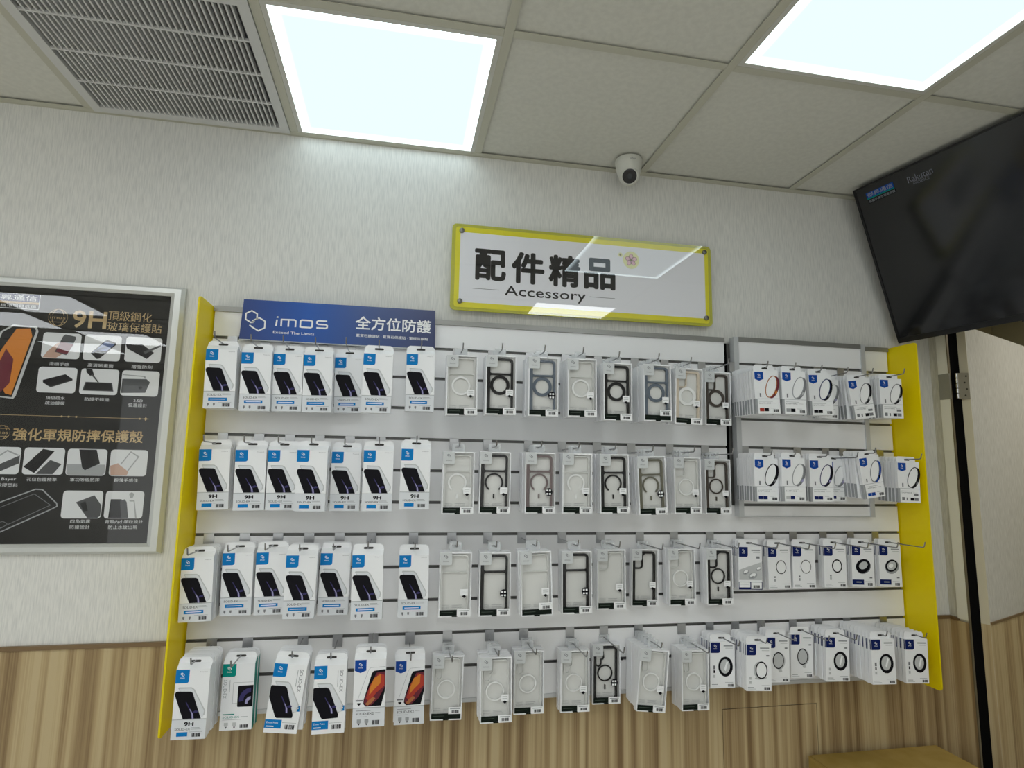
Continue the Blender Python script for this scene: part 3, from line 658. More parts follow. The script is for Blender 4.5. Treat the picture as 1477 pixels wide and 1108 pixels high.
def CD_body(w, h, d, tab):
    b = MB(); a = w / 2
    b.box(-a, a, 0, d, -h, 0)
    b.prism([(-a + 0.003, -0.002), (a - 0.010, -0.002), (a - 0.010, tab - 0.006), (a - 0.014, tab), (-a + 0.008, tab), (-a + 0.003, tab - 0.005)], d * 0.45, d * 0.45 + 0.0012)
    return b
def RING3(b, F, cx, cz, rx, rz, tw, rot, w, h, dx, y, mf, ms, hole=None):
    """printed ring seen at an angle: rim, side wall, hole"""
    X, Z = F(cx, cz)
    b.flat(ell(X + dx, Z - abs(dx) * 0.25, rx, rz, rot), y, ms)
    b.flat(ell(X, Z, rx, rz, rot), y - 0.0003, mf)
    b.flat(ell(X, Z, rx - tw, rz - tw, rot), y - 0.0006, hole if hole is not None else WH)
def C_parts(rc, chips):
    w, h, d = 0.084, 0.140, 0.012; F = fxz(w, h); out = []
    b = CD_body(w, h, d, 0.017); out.append(('carton', b.mesh('carton', PAPER), []))
    out.append(('hang_slot', slot_mesh(0.0065, d * 0.45, 0.02), []))
    out.append(('logo_tab', logo_tab(w, h, d, PRINT_ROYAL, 0.39, 0.245, 'shield', 0, 0.03, 0.035), []))
    b = MB()
    RING3(b, F, 0.685, 0.38, 0.0185, 0.0375, 0.0028, -0.36, w, h, 0.0075, -0.0003, rc[0], rc[1])
    X, Z = F(0.86, 0.48); b.flat([(X - 0.004, Z - 0.012), (X + 0.004, Z - 0.006), (X + 0.005, Z + 0.001), (X - 0.002, Z - 0.002)], -0.0012, rc[2])
    frect(b, F, 0.19, 0.25, 0.53, 0.62, -0.0003, GR)
    out.append(('ring_picture', b.mesh('ring_picture', PM), []))
    b = MB(); frect(b, F, 0.0, 1, 0.655, 0.663, -0.0003, MG); frect(b, F, 0.0, 0.09, 0.663, 1.0, -0.0003, MG); frect(b, F, 0.09, 0.99, 0.69, 0.985, -0.0006, WH)
    frect(b, F, 0.14, 0.70, 0.715, 0.722, -0.0009, MG); ftext(b, F, 'SAPPHIRE', 0.14, 0.62, 0.745, 0.775, -0.0009, GR); frect(b, F, 0.66, 0.86, 0.755, 0.761, -0.0009, MG)
    if chips == 2:
        frect(b, F, 0.16, 0.28, 0.87, 0.95, -0.0009, GR); frect(b, F, 0.36, 0.42, 0.88, 0.95, -0.0009, GR); frect(b, F, 0.54, 0.70, 0.88, 0.95, -0.0009, BK); frect(b, F, 0.72, 0.90, 0.88, 0.95, -0.0009, GR); frect(b, F, 0.70, 0.90, 0.78, 0.83, -0.0009, GR)
    else:
        frect(b, F, 0.15, 0.33, 0.87, 0.945, -0.0009, chips[0]); frect(b, F, 0.34, 0.52, 0.87, 0.945, -0.0009, chips[1]); frect(b, F, 0.60, 0.80, 0.87, 0.877, -0.0009, MG); barcode(b, F, 0.70, 0.92, 0.90, 0.965, -0.0009)
    b.add([(-w / 2 - 0.0003, 0, -0.66 * h), (-w / 2 - 0.0003, 0, -h), (-w / 2 - 0.0003, d - 0.001, -h), (-w / 2 - 0.0003, d - 0.001, -0.66 * h)], [(0, 1, 2, 3)], MG)
    out.append(('front_label', b.mesh('front_label', PM), []))
    return out
def D_parts(kind):
    w, h, d = 0.083, 0.139, 0.014; F = fxz(w, h); out = []
    b = CD_body(w, h, d, 0.021); out.append(('carton', b.mesh('carton', PAPER), []))
    out.append(('hang_slot', slot_mesh(0.010, d * 0.45, 0.022), []))
    out.append(('logo_tab', logo_tab(w, h, d, PRINT_NAVY, 0.40, 0.245, 'round', d * 0.3, 0.02, 0.015), []))
    b = MB(); y = -0.0003
    if kind == 'car':
        fpoly(b, F, [(0.02, 0.72), (0.02, 0.55), (0.40, 0.47), (0.98, 0.36), (0.98, 0.78), (0.02, 0.78)], y, LG)
        for cx, cz, s in ((0.30, 0.60, 0.9), (0.60, 0.68, 1.25), (0.85, 0.52, 0.8)):
            X, Z = F(cx, cz); b.flat(ell(X, Z, 0.013 * s, 0.008 * s, 0.35, 18), y - 0.0003, MG); b.flat(ell(X, Z + 0.002, 0.009 * s, 0.0045 * s, 0.35, 18), y - 0.0006, WH)
            b.flat(ell(X - 0.002, Z - 0.004, 0.004 * s, 0.002 * s, 0.35, 12), y - 0.0009, GR)
    elif kind in ('flat', 'flatthin', 'flatbold'):
        X, Z = F(0.58, 0.49); tw = {'flat': 0.0026, 'flatthin': 0.0021, 'flatbold': 0.0042}[kind]
        b.flat(ell(X, Z, 0.0192, 0.0225), y, BK); b.flat(ell(X, Z, 0.0192 - tw, 0.0225 - tw), y - 0.0003, WH)
        frect(b, F, 0.25, 0.32, 0.70, 0.74, y, GR); frect(b, F, 0.25, 0.32, 0.76, 0.82, y, MG)
    elif kind == 'disc':
        X, Z = F(0.50, 0.50); b.flat(ell(X + 0.002, Z - 0.003, 0.028, 0.0225, 0.45), y, GR); b.flat(ell(X, Z, 0.028, 0.0225, 0.45), y - 0.0003, BK); b.flat(ell(X + 0.001, Z + 0.002, 0.017, 0.012, 0.45), y - 0.0006, LG)
    elif kind == 'discsilver':
        X, Z = F(0.56, 0.50); b.flat(ell(X + 0.002, Z - 0.004, 0.027, 0.0215, 0.45), y, MG); b.flat(ell(X - 0.001, Z + 0.001, 0.0245, 0.020, 0.45), y - 0.0003, BK); b.flat(ell(X, Z + 0.001, 0.0185, 0.014, 0.45), y - 0.0006, LG); b.flat(ell(X - 0.003, Z + 0.001, 0.009, 0.007, 0.45), y - 0.0009, WH)
    elif kind in ('bold', 'boldicons'):
        X, Z = F(0.62, 0.545); b.flat(ell(X, Z, 0.0245, 0.030), y, BK); b.flat(ell(X - 0.0015, Z + 0.001, 0.0165, 0.0215), y - 0.0003, LG); fpoly(b, F, [(0.56, 0.60), (0.66, 0.42), (0.72, 0.45), (0.62, 0.64)], y - 0.0006, WH)
    elif kind == 'stand':
        X, Z = F(0.60, 0.56); b.flat(ell(X - 0.002, Z - 0.023, 0.020, 0.0045, 0.05), y, LG); b.flat(ell(X - 0.0065, Z, 0.0195, 0.025, 0), y, LG); b.flat(ell(X, Z, 0.0200, 0.026), y - 0.0003, BK); b.flat(ell(X, Z, 0.0165, 0.0220), y - 0.0006, WH)
    elif kind == 'standthin':
        X, Z = F(0.52, 0.52); b.flat(ell(X + 0.004, Z - 0.0015, 0.0205, 0.026), y, LG); b.flat(ell(X, Z, 0.0200, 0.026), y - 0.0003, BK); b.flat(ell(X, Z, 0.0170, 0.0226), y - 0.0006, LG)
        fpoly(b, F, [(0.50, 0.72), (0.66, 0.71), (0.68, 0.77), (0.56, 0.78)], y - 0.0001, LG)
    out.append(('ring_picture', b.mesh('ring_picture', PM), []))
    b2 = MB(); frect(b2, F, 0.55, 0.92, 0.075, 0.105, y, MG); frect(b2, F, 0.62, 0.92, 0.135, 0.148, y, LG)
    if kind == 'car': frect(b2, F, 0.76, 0.90, 0.23, 0.28, y, GR)
    if kind in ('bold', 'stand', 'standthin'): frect(b2, F, 0.80, 0.92, 0.235, 0.265, y, GR)
    out.append(('top_lettering', b2.mesh('top_lettering', PM), []))
    b2 = MB()
    if kind == 'boldicons': frect(b2, F, 0.12, 0.20, 0.52, 0.60, y, GR); frect(b2, F, 0.13, 0.19, 0.62, 0.68, y, BK); frect(b2, F, 0.12, 0.20, 0.72, 0.78, y, LG)
    elif kind in ('bold', 'stand'): frect(b2, F, 0.12, 0.20, 0.70, 0.76, y, LG); frect(b2, F, 0.12, 0.20, 0.79, 0.85, y, LG)
    if b2.v: out.append(('feature_icons', b2.mesh('feature_icons', PM), []))
    b = MB()
    if kind in ('car',):
        frect(b, F, 0.0, 1.0, 0.82, 1.0, y, NA); frect(b, F, 0.02, 0.48, 0.83, 0.95, y - 0.0003, WH); frect(b, F, 0.06, 0.40, 0.87, 0.88, y - 0.0006, GR); frect(b, F, 0.52, 0.97, 0.83, 0.98, y - 0.0003, WH); barcode(b, F, 0.60, 0.88, 0.90, 0.96, y - 0.0006)
    elif kind in ('disc', 'discsilver'):
        frect(b, F, -0.02 + 0.03, 0.52, 0.83, 0.95, y, NA); frect(b, F, 0.18, 0.42, 0.875, 0.90, y - 0.0003, MG); frect(b, F, 0.58, 0.90, 0.87, 0.878, y, MG); barcode(b, F, 0.68, 0.90, 0.905, 0.97, y); frect(b, F, 0.78, 0.90, 0.765, 0.795, y, GR)
    else:
        frect(b, F, 0.06, 0.30, 0.92, 0.93, y, GR); frect(b, F, 0.06, 0.38, 0.955, 0.962, y, MG); frect(b, F, 0.60, 0.92, 0.88, 0.888, y, MG); barcode(b, F, 0.70, 0.93, 0.92, 0.975, y)
    out.append(('front_print', b.mesh('front_print', PM), []))
    return out
DEPTH = {'A': 0.016, 'B': 0.022, 'C': 0.012, 'D': 0.014}
REAR = {'A': [('carton', A_body().mesh('carton', PAPER))],
        'B': None,
        'C': [(n, m_) for n, m_, _ in C_parts((CO, MA, OR), (RD, BK)) if n == 'carton'] + [('side_band', MB().add([(-0.0423, 0.0005, -0.092), (-0.0423, 0.0005, -0.139), (-0.0423, 0.0110, -0.139), (-0.0423, 0.0110, -0.092)], [(0, 1, 2, 3)]).mesh('side_band', PRINT_MGREY))],
        'D': [(n, m_) for n, m_, _ in D_parts('bold') if n in ('carton', 'logo_tab')]}
_b = MB(); _a = 0.0455; _h = 0.178; _d = 0.022
_b.box(-_a, _a, 0, _d, -_h, 0)
REAR['B'] = [('carton', _b.mesh('carton', PAPER)), ('base_band', MB().box(-_a + 0.003, _a - 0.003, -0.0006, -0.0002, -_h + 0.004, -_h + 0.018).mesh('base_band', PRINT_DGREEN)), ('hang_tab', B_TAB)]

# hook lengths and slot heights
_hook_cache = {}
def hook(x, zslot, ztrack, ytip, wall_y, label, group):
    t = thing('display_hook', label, 'hook', (x, wall_y, ztrack), group=group)
    key = (round(zslot - ztrack, 3), round(ytip - wall_y, 3))
    if key not in _hook_cache:
        dz, L = key
        pl = MB(); pl.box(-0.014, 0.014, -0.0022, -0.0006, -0.030, 0.004); pl.box(-0.014, 0.014, -0.0006, 0.006, 0.0012, 0.0032)
        pr = MB(); pr.tube([(0, -0.001, dz - 0.002), (0, L * 0.5, dz - 0.001), (0, L + 0.006, dz), (0, L + 0.001, dz + 0.003), (0, L - 0.004, dz + 0.018)], 0.0019, 7)
        _hook_cache[key] = (pl.mesh('back_plate', CHROME), pr.mesh('prong', STEEL, True))
    a, c = _hook_cache[key]
    link('back_plate', a, t); link('prong', c, t)

ORD = ['first', 'second', 'third', 'fourth', 'fifth', 'sixth', 'seventh', 'eighth']
ROWN = {1: 'top', 2: 'second', 3: 'third', 4: 'bottom'}
ROWZ = {1: 1.803, 2: 1.509, 3: 1.216, 4: 0.9217}
def place(parts, name, label, cat, loc, rot, group):
    t = thing(name, label, cat, loc, rot, group)
    for n, me, subs in parts:
        o = link(n, me, t)
        for sn, sm in subs: link(sn, sm, o)
    return t
_cache = {}
def parts_of(f, *a):
    k = (f.__name__,) + a
    if k not in _cache: _cache[k] = f(*a)
    return _cache[k]

# (row, x, y, z_top, roll, yaw, boxes hung behind, variant)
A_ITEMS = [
 (1, 0.473, -0.131, 1.748, -0.025, -0.001, 2, 'wide'), (1, 0.568, -0.129, 1.744, -0.026, -0.010, 2, 'wide'), (1, 0.653, -0.114, 1.747, -0.025, -0.006, 2, 'wide'),
 (1, 0.740, -0.127, 1.746, -0.023, 0.006, 2, 'wide'), (1, 0.824, -0.081, 1.751, -0.028, -0.014, 1, 'wide'), (1, 0.917, -0.215, 1.743, 0.004, -0.029, 1, 'wide'), (1, 1.038, -0.179, 1.755, -0.011, 0.006, 2, 'wide'),
 (2, 0.469, -0.100, 1.463, -0.035, 0.005, 2, '9h'), (2, 0.571, -0.119, 1.463, -0.024, 0.0, 2, '9h'), (2, 0.659, -0.121, 1.464, -0.015, 0.0, 1, '9h'),
 (2, 0.746, -0.169, 1.465, -0.004, -0.013, 2, '9h'), (2, 0.836, -0.126, 1.463, -0.009, -0.020, 1, '9h'), (2, 0.930, -0.191, 1.468, -0.006, -0.006, 1, '9h'), (2, 1.035, -0.201, 1.474, 0.0, 0.002, 1, '9h'),
 (3, 0.454, -0.118, 1.165, -0.032, -0.024, 3, 'wide'), (3, 0.552, -0.094, 1.173, -0.025, -0.055, 2, 'wide'), (3, 0.645, -0.108, 1.176, -0.022, -0.001, 1, 'wide'),
 (3, 0.733, -0.150, 1.173, 0.002, -0.003, 2, 'wide'), (3, 0.821, -0.122, 1.174, -0.001, -0.035, 2, 'wide'), (3, 0.915, -0.220, 1.183, -0.022, -0.038, 1, 'wide'), (3, 1.042, -0.174, 1.174, -0.009, -0.030, 1, 'wide'),
 (4, 0.485, -0.179, 0.891, -0.001, -0.040, 5, '9h'), (4, 0.582, -0.115, 0.881, -0.014, -0.056, 2, 'teal'), (4, 0.732, -0.208, 0.903, 0.106, -0.008, 3, 'vertical'),
 (4, 0.832, -0.204, 0.894, -0.010, -0.013, 2, 'vertical'), (4, 0.935, -0.215, 0.909, -0.013, -0.050, 2, 'fire'), (4, 1.043, -0.141, 0.879, -0.017, -0.043, 1, 'fire')]
B_ITEMS = [
 (1, 1.159, -0.205, 1.754, -0.017, -0.016, 2, ('clear', 'bar', 'thick', 'square', 0), 'a clear case with a pale ring'),
 (1, 1.275, -0.214, 1.758, -0.005, -0.008, 2, ('black', 'bar', 'thick', 'square', 0), 'a black-rimmed case with a thick dark ring'),
 (1, 1.402, -0.226, 1.757, -0.003, -0.032, 3, ('slate', 'bar', 'thick', 'round', 0), 'a slate blue case'),
 (1, 1.525, -0.217, 1.760, -0.008, -0.034, 3, ('clear', 'bar', 'thick', 'square', 0), 'a clear case with a white ring'),
 (1, 1.640, -0.217, 1.753, -0.001, -0.037, 3, ('black', 'bar', 'thick', 'square', 0), 'a black-rimmed case'),
 (1, 1.772, -0.214, 1.755, -0.002, -0.013, 4, ('slate', 'bar', 'thick', 'square', 1), 'a blue grey case'),
 (1, 1.883, -0.208, 1.749, 0.027, -0.027, 2, ('beige', 'notch', 'thick', 'square', 0), 'a beige case'),
 (1, 2.023, -0.137, 1.755, 0.008, -0.045, 2, ('umber', 'notch', 'thick', 'square', 0), 'a dark brown case'),
 (2, 1.158, -0.202, 1.469, -0.004, -0.025, 1, ('clear', 'bar', 'open', 'square', 0), 'a clear case'),
 (2, 1.266, -0.204, 1.471, 0.004, -0.034, 1, ('black', 'bar', 'open', 'square', 0), 'a black case with an open ring'),
 (2, 1.401, -0.204, 1.472, -0.003, -0.040, 3, ('mauve', 'bar', 'open', 'round', 0), 'a mauve case'),
 (2, 1.515, -0.206, 1.472, 0.002, -0.055, 1, ('clear', 'bar', 'open', 'square', 0), 'a clear case with an open ring'),
 (2, 1.636, -0.193, 1.472, -0.010, -0.060, 2, ('black', 'bar', 'open', 'square', 0), 'a black case and square badge'),
 (2, 1.758, -0.190, 1.468, -0.034, -0.060, 2, ('olive', 'bar', 'open', 'round', 0), 'an olive case'),
 (2, 1.896, -0.156, 1.469, -0.007, -0.041, 2, ('clear', 'notch', 'white', 'square', 0), 'a clear case with a full ring'),
 (2, 2.027, -0.113, 1.465, 0.0, -0.019, 2, ('umber', 'notch', 'thin', 'square', 0), 'a dark case with a thin ring'),
 (3, 1.160, -0.186, 1.183, -0.002, -0.008, 1, ('clear', 'bar', 'none', 'square', 0), 'a clear case without a ring'),
 (3, 1.274, -0.188, 1.182, -0.005, -0.031, 1, ('black', 'bar', 'none', 'round', 0), 'a black-rimmed case without a ring'),
 (3, 1.384, -0.228, 1.189, -0.036, -0.045, 2, ('clear', 'bar', 'none', 'square', 1), 'a clear ringless case, tilted'),
 (3, 1.517, -0.194, 1.184, -0.007, -0.046, 1, ('black', 'bar', 'none', 'round', 0), 'a black ringless case with round badge'),
 (3, 1.647, -0.134, 1.179, -0.004, -0.031, 1, ('clear', 'notch', 'none', 'square', 0), 'a clear case with a square camera cutout'),
 (3, 1.784, -0.076, 1.171, 0.019, 0.002, 0, ('black', 'notch', 'none', 'square', 0), 'a black case with a rounded camera cutout'),
 (3, 1.906, -0.085, 1.173, -0.010, -0.033, 1, ('clear', 'notch', 'white', 'square', 0), 'a clear case with a white circle'),
 (3, 2.037, -0.092, 1.173, 0.009, -0.023, 2, ('black', 'notch', 'thin', 'square', 0), 'a black case with a thin black ring'),
 (4, 1.156, -0.095, 0.873, 0.017, -0.018, 1, ('clear', 'pill', 'white', None, 1), 'a clear case with no badge'),
 (4, 1.287, -0.158, 0.883, -0.020, -0.052, 2, ('clear', 'pillstep', 'white', 'square', 0), 'a clear case with a stepped camera cutout'),
 (4, 1.395, -0.112, 0.883, -0.004, -0.033, 1, ('clear', 'pill', 'white', None, 0), 'a clear case, set back'),
 (4, 1.545, -0.089, 0.871, -0.003, -0.035, 1, ('clear', 'pillstep', 'white', 'square', 0), 'a clear case beside the black one'),
 (4, 1.658, -0.058, 0.877, 0.007, -0.015, 0, ('black', 'pillstep', 'thin', 'round', 0), 'the only black case of its row'),
 (4, 1.775, -0.163, 0.887, 0.097, -0.044, 4, ('clear', 'pill', 'white', 'square', 0), 'a clear case, tilted on its hook'),
 (4, 1.927, -0.121, 0.867, 0.011, -0.012, 3, ('clear', 'pill', 'white', 'square', 0), 'a clear case, at the right end')]
CR = {'copper': ((CO, MA, OR), (RD, BK)), 'silver': ((MG, GR, LG), (MG, BK)), 'navy': ((13, BK, GR), (BK, BK)), 'grey': ((GR, BK, LG), 2), 'black': ((BK, BK, GR), (NA, NA)), 'indigo': ((VI, BK, LI), (NA, NA)),
      'steel': ((MG, GR, LI), (LG, NA)), 'blue': ((GR, RO, BK), (RO, RO)), 'jet': ((BK, BK, GR), 2)}
C_ITEMS = [
 (1, 2.130, -0.241, 1.750, -0.036, -0.041, 8, 'copper', 'copper'), (1, 2.228, -0.243, 1.751, 0.005, -0.033, 3, 'silver', 'silver grey'), (1, 2.354, -0.204, 1.755, -0.029, -0.043, 2, 'navy', 'dark navy'),
 (1, 2.462, -0.110, 1.755, 0.060, 0.001, 1, 'steel', 'pale steel'), (1, 2.560, -0.137, 1.756, -0.130, -0.067, 4, 'grey', 'grey'), (1, 2.684, -0.145, 1.761, 0.003, -0.084, 4, 'grey', 'dark grey'),
 (2, 2.164, -0.174, 1.471, 0.008, -0.034, 6, 'black', 'black'), (2, 2.249, -0.194, 1.473, 0.012, -0.005, 2, 'steel', 'silver'), (2, 2.367, -0.172, 1.472, -0.001, -0.021, 2, 'indigo', 'indigo'),
 (2, 2.480, -0.100, 1.470, 0.030, 0.003, 1, 'steel', 'light steel'), (2, 2.550, -0.173, 1.486, -0.142, 0.056, 4, 'blue', 'blue grey'), (2, 2.727, -0.151, 1.470, 0.030, -0.060, 5, 'jet', 'glossy black')]
D_ITEMS = [
 (3, 2.150, -0.089, 1.179, 0.020, -0.050, 2, 'car', 'a silver engine-like picture'), (3, 2.261, -0.081, 1.177, 0.0, -0.005, 1, 'flat', 'a thin black ring'), (3, 2.353, -0.084, 1.178, 0.010, -0.050, 0, 'flatthin', 'a very thin ring'),
 (3, 2.472, -0.086, 1.179, 0.020, -0.050, 1, 'flatbold', 'a bold flat ring'), (3, 2.582, -0.085, 1.179, 0.025, -0.070, 1, 'disc', 'a slanted black disc'), (3, 2.684, -0.093, 1.179, 0.028, -0.060, 1, 'discsilver', 'a slanted silver disc'),
 (4, 2.028, -0.109, 0.886, 0.021, -0.050, 4, 'boldicons', 'a bold black ring'), (4, 2.121, -0.163, 0.891, 0.030, -0.063, 5, 'stand', 'a ring on a stand'), (4, 2.217, -0.120, 0.897, 0.030, -0.001, 2, 'standthin', 'a ring stand, partly covered'),
 (4, 2.337, -0.077, 0.891, 0.040, -0.001, 0, 'standthin', 'a thin ring stand, pushed back'), (4, 2.436, -0.120, 0.890, 0.035, -0.057, 4, 'bold', 'a thick ring and no icons'), (4, 2.548, -0.186, 0.898, 0.007, -0.060, 8, 'boldicons', 'a thick ring before the deepest stack'),
 (4, 2.695, -0.165, 0.887, 0.030, -0.050, 7, 'boldicons', 'a thick ring beside the yellow panel')]
AK = {'wide': 'white screen protector box with blue tab and wide blue bar', '9h': 'white screen protector box with blue tab and 9H print', 'teal': 'white screen protector box with teal side and teal tab',
      'vertical': 'white screen protector box with upright lettering and blue corner', 'fire': 'white screen protector box with fiery red phone picture'}
cnt = {}
def setup(typ, item, fparts, name, what, cat, slotz, hookname, wall_y=-0.030, ytip=None):
    row, x, y, zt, ra, ya, nb = item[:7]
    cnt[(typ, row)] = cnt.get((typ, row), 0) + 1; n = ORD[cnt[(typ, row)] - 1]
    rowname = ROWN[row]
    d = DEPTH[typ]; pitch = d + {'A': 0.0016, 'B': 0.0020, 'C': 0.0034, 'D': 0.0026}[typ]
    place(fparts, name, what.replace('#', '%s in the %s row' % (n, rowname)), cat, (x, y, zt), (0, ra, ya), hookname + ' in the %s row' % rowname)
    room = -y + wall_y - 0.004 - d
    nb = min(nb, int(room / pitch))
    for k in range(nb):
        yy = y + (k + 1) * pitch + random.uniform(0, 0.0006); jx = random.uniform(-0.0015, 0.0015)
        r2 = ra * (0.35 if abs(ra) > 0.05 else 0.9) * (1 if abs(ra) < 0.05 else (1 - 0.1 * k)); 
        if abs(ra) > 0.05: yy += 0.002
        extra = [('side_print', me, []) for nm, me, _ in fparts if nm == 'side_print']
        kw = {'A': 'screen protector box', 'B': 'window box', 'C': 'lens ring pack', 'D': 'magnet ring box'}[typ]
        place([(a, c, []) for a, c in REAR[typ]] + extra, name, '%s white box behind the %s %s of the %s row' % (ORD[k], n, kw, rowname), cat,
              (x + jx, yy, zt + random.uniform(-0.001, 0.001)), (0, r2 + random.uniform(-0.006, 0.006), ya), 'boxes behind the %s %s in the %s row' % (n, kw, rowname))
    tip = min(y - 0.012, -0.205) if ytip is None else ytip
    hook(x - math.sin(ra) * 0.0 + slotz * math.sin(ra), zt + slotz + 0.0022, ROWZ[row], tip, wall_y, 'chrome display hook carrying the %s %s of the %s row' % (n, {'A': 'screen protector box', 'B': 'window box', 'C': 'lens ring pack', 'D': 'magnet ring box'}[typ], rowname), 'display hooks in the %s row' % rowname)
for it in A_ITEMS:
    setup('A', it, parts_of(A_parts, it[7]), 'protector_box', AK[it[7]] + ', #', 'box', 0.0165, 'screen protector boxes')
for it in B_ITEMS:
    setup('B', it, parts_of(B_parts, *it[7]), 'case_box', 'window box holding ' + it[8] + ', #', 'box', 0.0135, 'phone case boxes')
for it in C_ITEMS:
    setup('C', it, parts_of(C_parts, *CR[it[7]]), 'lens_ring_pack', 'slim white pack picturing a ' + it[8] + ' lens ring, #', 'box', 0.0065, 'lens ring packs', wall_y=-0.055 if it[1] < 2.63 else -0.030)
for it in D_ITEMS:
    setup('D', it, parts_of(D_parts, it[7]), 'magnet_ring_box', 'white navy-tabbed box picturing ' + it[8] + ', #', 'box', 0.010, 'magnet ring boxes', ytip=-0.235 if it[0] == 3 else None)

# small black clips pushed into the grooves
cl = MB().box(-0.0042, 0.0042, -0.006, 0, -0.0042, 0.0042).mesh('groove_clip', BLACK)
for x, z, y in ((1.222, 1.705, -0.030), (1.340, 1.705, -0.030), (1.338, 1.411, -0.030), (1.338, 1.313, -0.030), (1.222, 1.118, -0.030), (1.335, 1.118, -0.030), (1.838, 1.118, -0.030), (1.838, 1.020, -0.030), (1.975, 1.118, -0.030), (1.975, 1.020, -0.030),
                (2.412, 1.118, -0.030), (2.530, 1.118, -0.030), (2.635, 1.118, -0.030), (2.389, 0.824, -0.030), (1.717, 0.824, -0.030), (0.520, 1.411, -0.030), (2.146, 1.705, -0.055), (2.146, 1.411, -0.055)):
    o = link('groove_clip', cl); o.location = (x, y, z); tag(o, 'small black plastic clip pressed into a slatwall groove', 'clip', 'black groove clips')

# ------------------------------------------------------------ blue header board
t = thing('header_board', 'blue printed header board with white lettering on top left of the slatwall', 'sign', (0.79, -0.048, 1.798))
X0, Z0 = 0.79, 1.798
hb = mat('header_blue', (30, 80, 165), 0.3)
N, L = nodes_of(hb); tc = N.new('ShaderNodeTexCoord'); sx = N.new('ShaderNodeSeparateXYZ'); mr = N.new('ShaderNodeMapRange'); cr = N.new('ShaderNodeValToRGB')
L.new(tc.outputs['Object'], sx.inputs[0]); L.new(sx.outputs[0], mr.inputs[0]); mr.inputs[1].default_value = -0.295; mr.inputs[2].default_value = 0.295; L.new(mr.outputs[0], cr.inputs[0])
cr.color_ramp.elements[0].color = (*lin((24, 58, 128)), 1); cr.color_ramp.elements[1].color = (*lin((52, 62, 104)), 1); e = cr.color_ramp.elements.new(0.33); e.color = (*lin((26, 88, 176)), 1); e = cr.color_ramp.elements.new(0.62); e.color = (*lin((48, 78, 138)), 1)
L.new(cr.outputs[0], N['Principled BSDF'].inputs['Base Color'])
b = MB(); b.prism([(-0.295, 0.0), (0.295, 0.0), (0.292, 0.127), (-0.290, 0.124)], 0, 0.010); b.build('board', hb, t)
b = MB(); b.box(-0.295, 0.295, 0.0005, 0.010, -0.003, -0.0001); b.build('board_edge', mat('foam_board', (205, 208, 210), 0.6), t)
b = MB(); y = -0.0005; lx = lambda x: x - X0; lz = lambda z: z - Z0
r = 0.0185
def hexp(cx, cz, q, a0, n): return [(lx(cx) + q * math.cos(a0 + k * PI / 3), lz(cz) + q * math.sin(a0 + k * PI / 3)) for k in range(n)]
h1 = hexp(0.5255, 1.8685, 0.0185, -PI / 6, 6); b.ribbon([h1[0], h1[1], h1[2], h1[3], h1[4], h1[5], (h1[5][0] + 0.010, h1[5][1] + 0.006)], 0.0042, y)
h2 = hexp(0.5480, 1.8460, 0.0205, PI * 7 / 6, 6); b.ribbon([(h1[5][0] - 0.004, h1[5][1] - 0.008), h2[0], h2[1], h2[2], h2[3], h2[4], h2[5], (h2[5][0], h2[5][1] - 0.008), ], 0.0042, y)
b.build('logo_mark', PRINT_W, t)
b = MB()
wS = 0.0048
P = lambda *q: [(lx(x), lz(z)) for x, z in q]
b.ribbon(P((0.598, 1.844), (0.600, 1.864)), wS, y); b.ribbon(P((0.6008, 1.8695), (0.6015, 1.874)), wS, y)
b.ribbon(P((0.613, 1.8435), (0.613, 1.865), (0.651, 1.866), (0.655, 1.863), (0.655, 1.8435)), wS, y); b.ribbon(P((0.634, 1.8435), (0.634, 1.864)), wS, y)
b.ribbon(P((0.669, 1.8455), (0.669, 1.8645), (0.673, 1.867), (0.700, 1.867), (0.704, 1.8645), (0.704, 1.8475), (0.700, 1.8445), (0.673, 1.8445)), wS, y, 0, True)
b.ribbon(P((0.748, 1.868), (0.722, 1.868), (0.718, 1.865), (0.718, 1.859), (0.722, 1.8565), (0.745, 1.8565), (0.749, 1.854), (0.749, 1.848), (0.745, 1.845), (0.717, 1.845)), wS, y)
b.text('Exceed The Limits', lx(0.591), lx(0.712), lz(1.820), lz(1.8285), y, 0, 0.015)
b.build('brand_lettering', PRINT_W, t); b = MB()
b.text('全方位防護', lx(0.834), lx(1.071), lz(1.848), lz(1.891), y, 0, 0.03)
b.text('藍寶石鏡頭貼 · 藍寶石保護貼 · 軍規防摔殼', lx(0.838), lx(1.062), lz(1.824), lz(1.8335), y, 0, 0.01)
b.build('slogan', PRINT_W, t)

# ------------------------------------------------------------ accessory sign
t = thing('acrylic_sign', 'white acrylic shop sign with yellow border and black lettering above the slatwall', 'sign', (1.6, -0.028, 1.938))
X0, Z0 = 1.6, 1.938; lx = lambda x: x - X0; lz = lambda z: z - Z0
SIGN_Y = mat('sign_yellow', (238, 228, 20), 0.3); SIGN_W = mat('sign_white', (246, 246, 252), 0.4, spec=0.2); SIGN_O = sheer('sign_clear_rim', (206, 204, 60), 0.8, 0.2)
oo = rrect(lx(1.130), lx(2.072), 0.0, 0.298, 0.016, 5); o2 = rrect(lx(1.142), lx(2.060), 0.010, 0.288, 0.010, 5); ii = rrect(lx(1.158), lx(2.046), lz(1.966), lz(2.208), 0.001, 5)
b = MB(); b.prism(oo, 0.0, 0.004); b.build('base_sheet', SIGN_O, t)
b = MB(); b.fring(o2, ii, -0.0004, 0); b.build('yellow_border', SIGN_Y, t)
b = MB(); b.flat(ii, -0.0004, 0); b.build('white_field', SIGN_W, t)
b = MB(); y = -0.0008
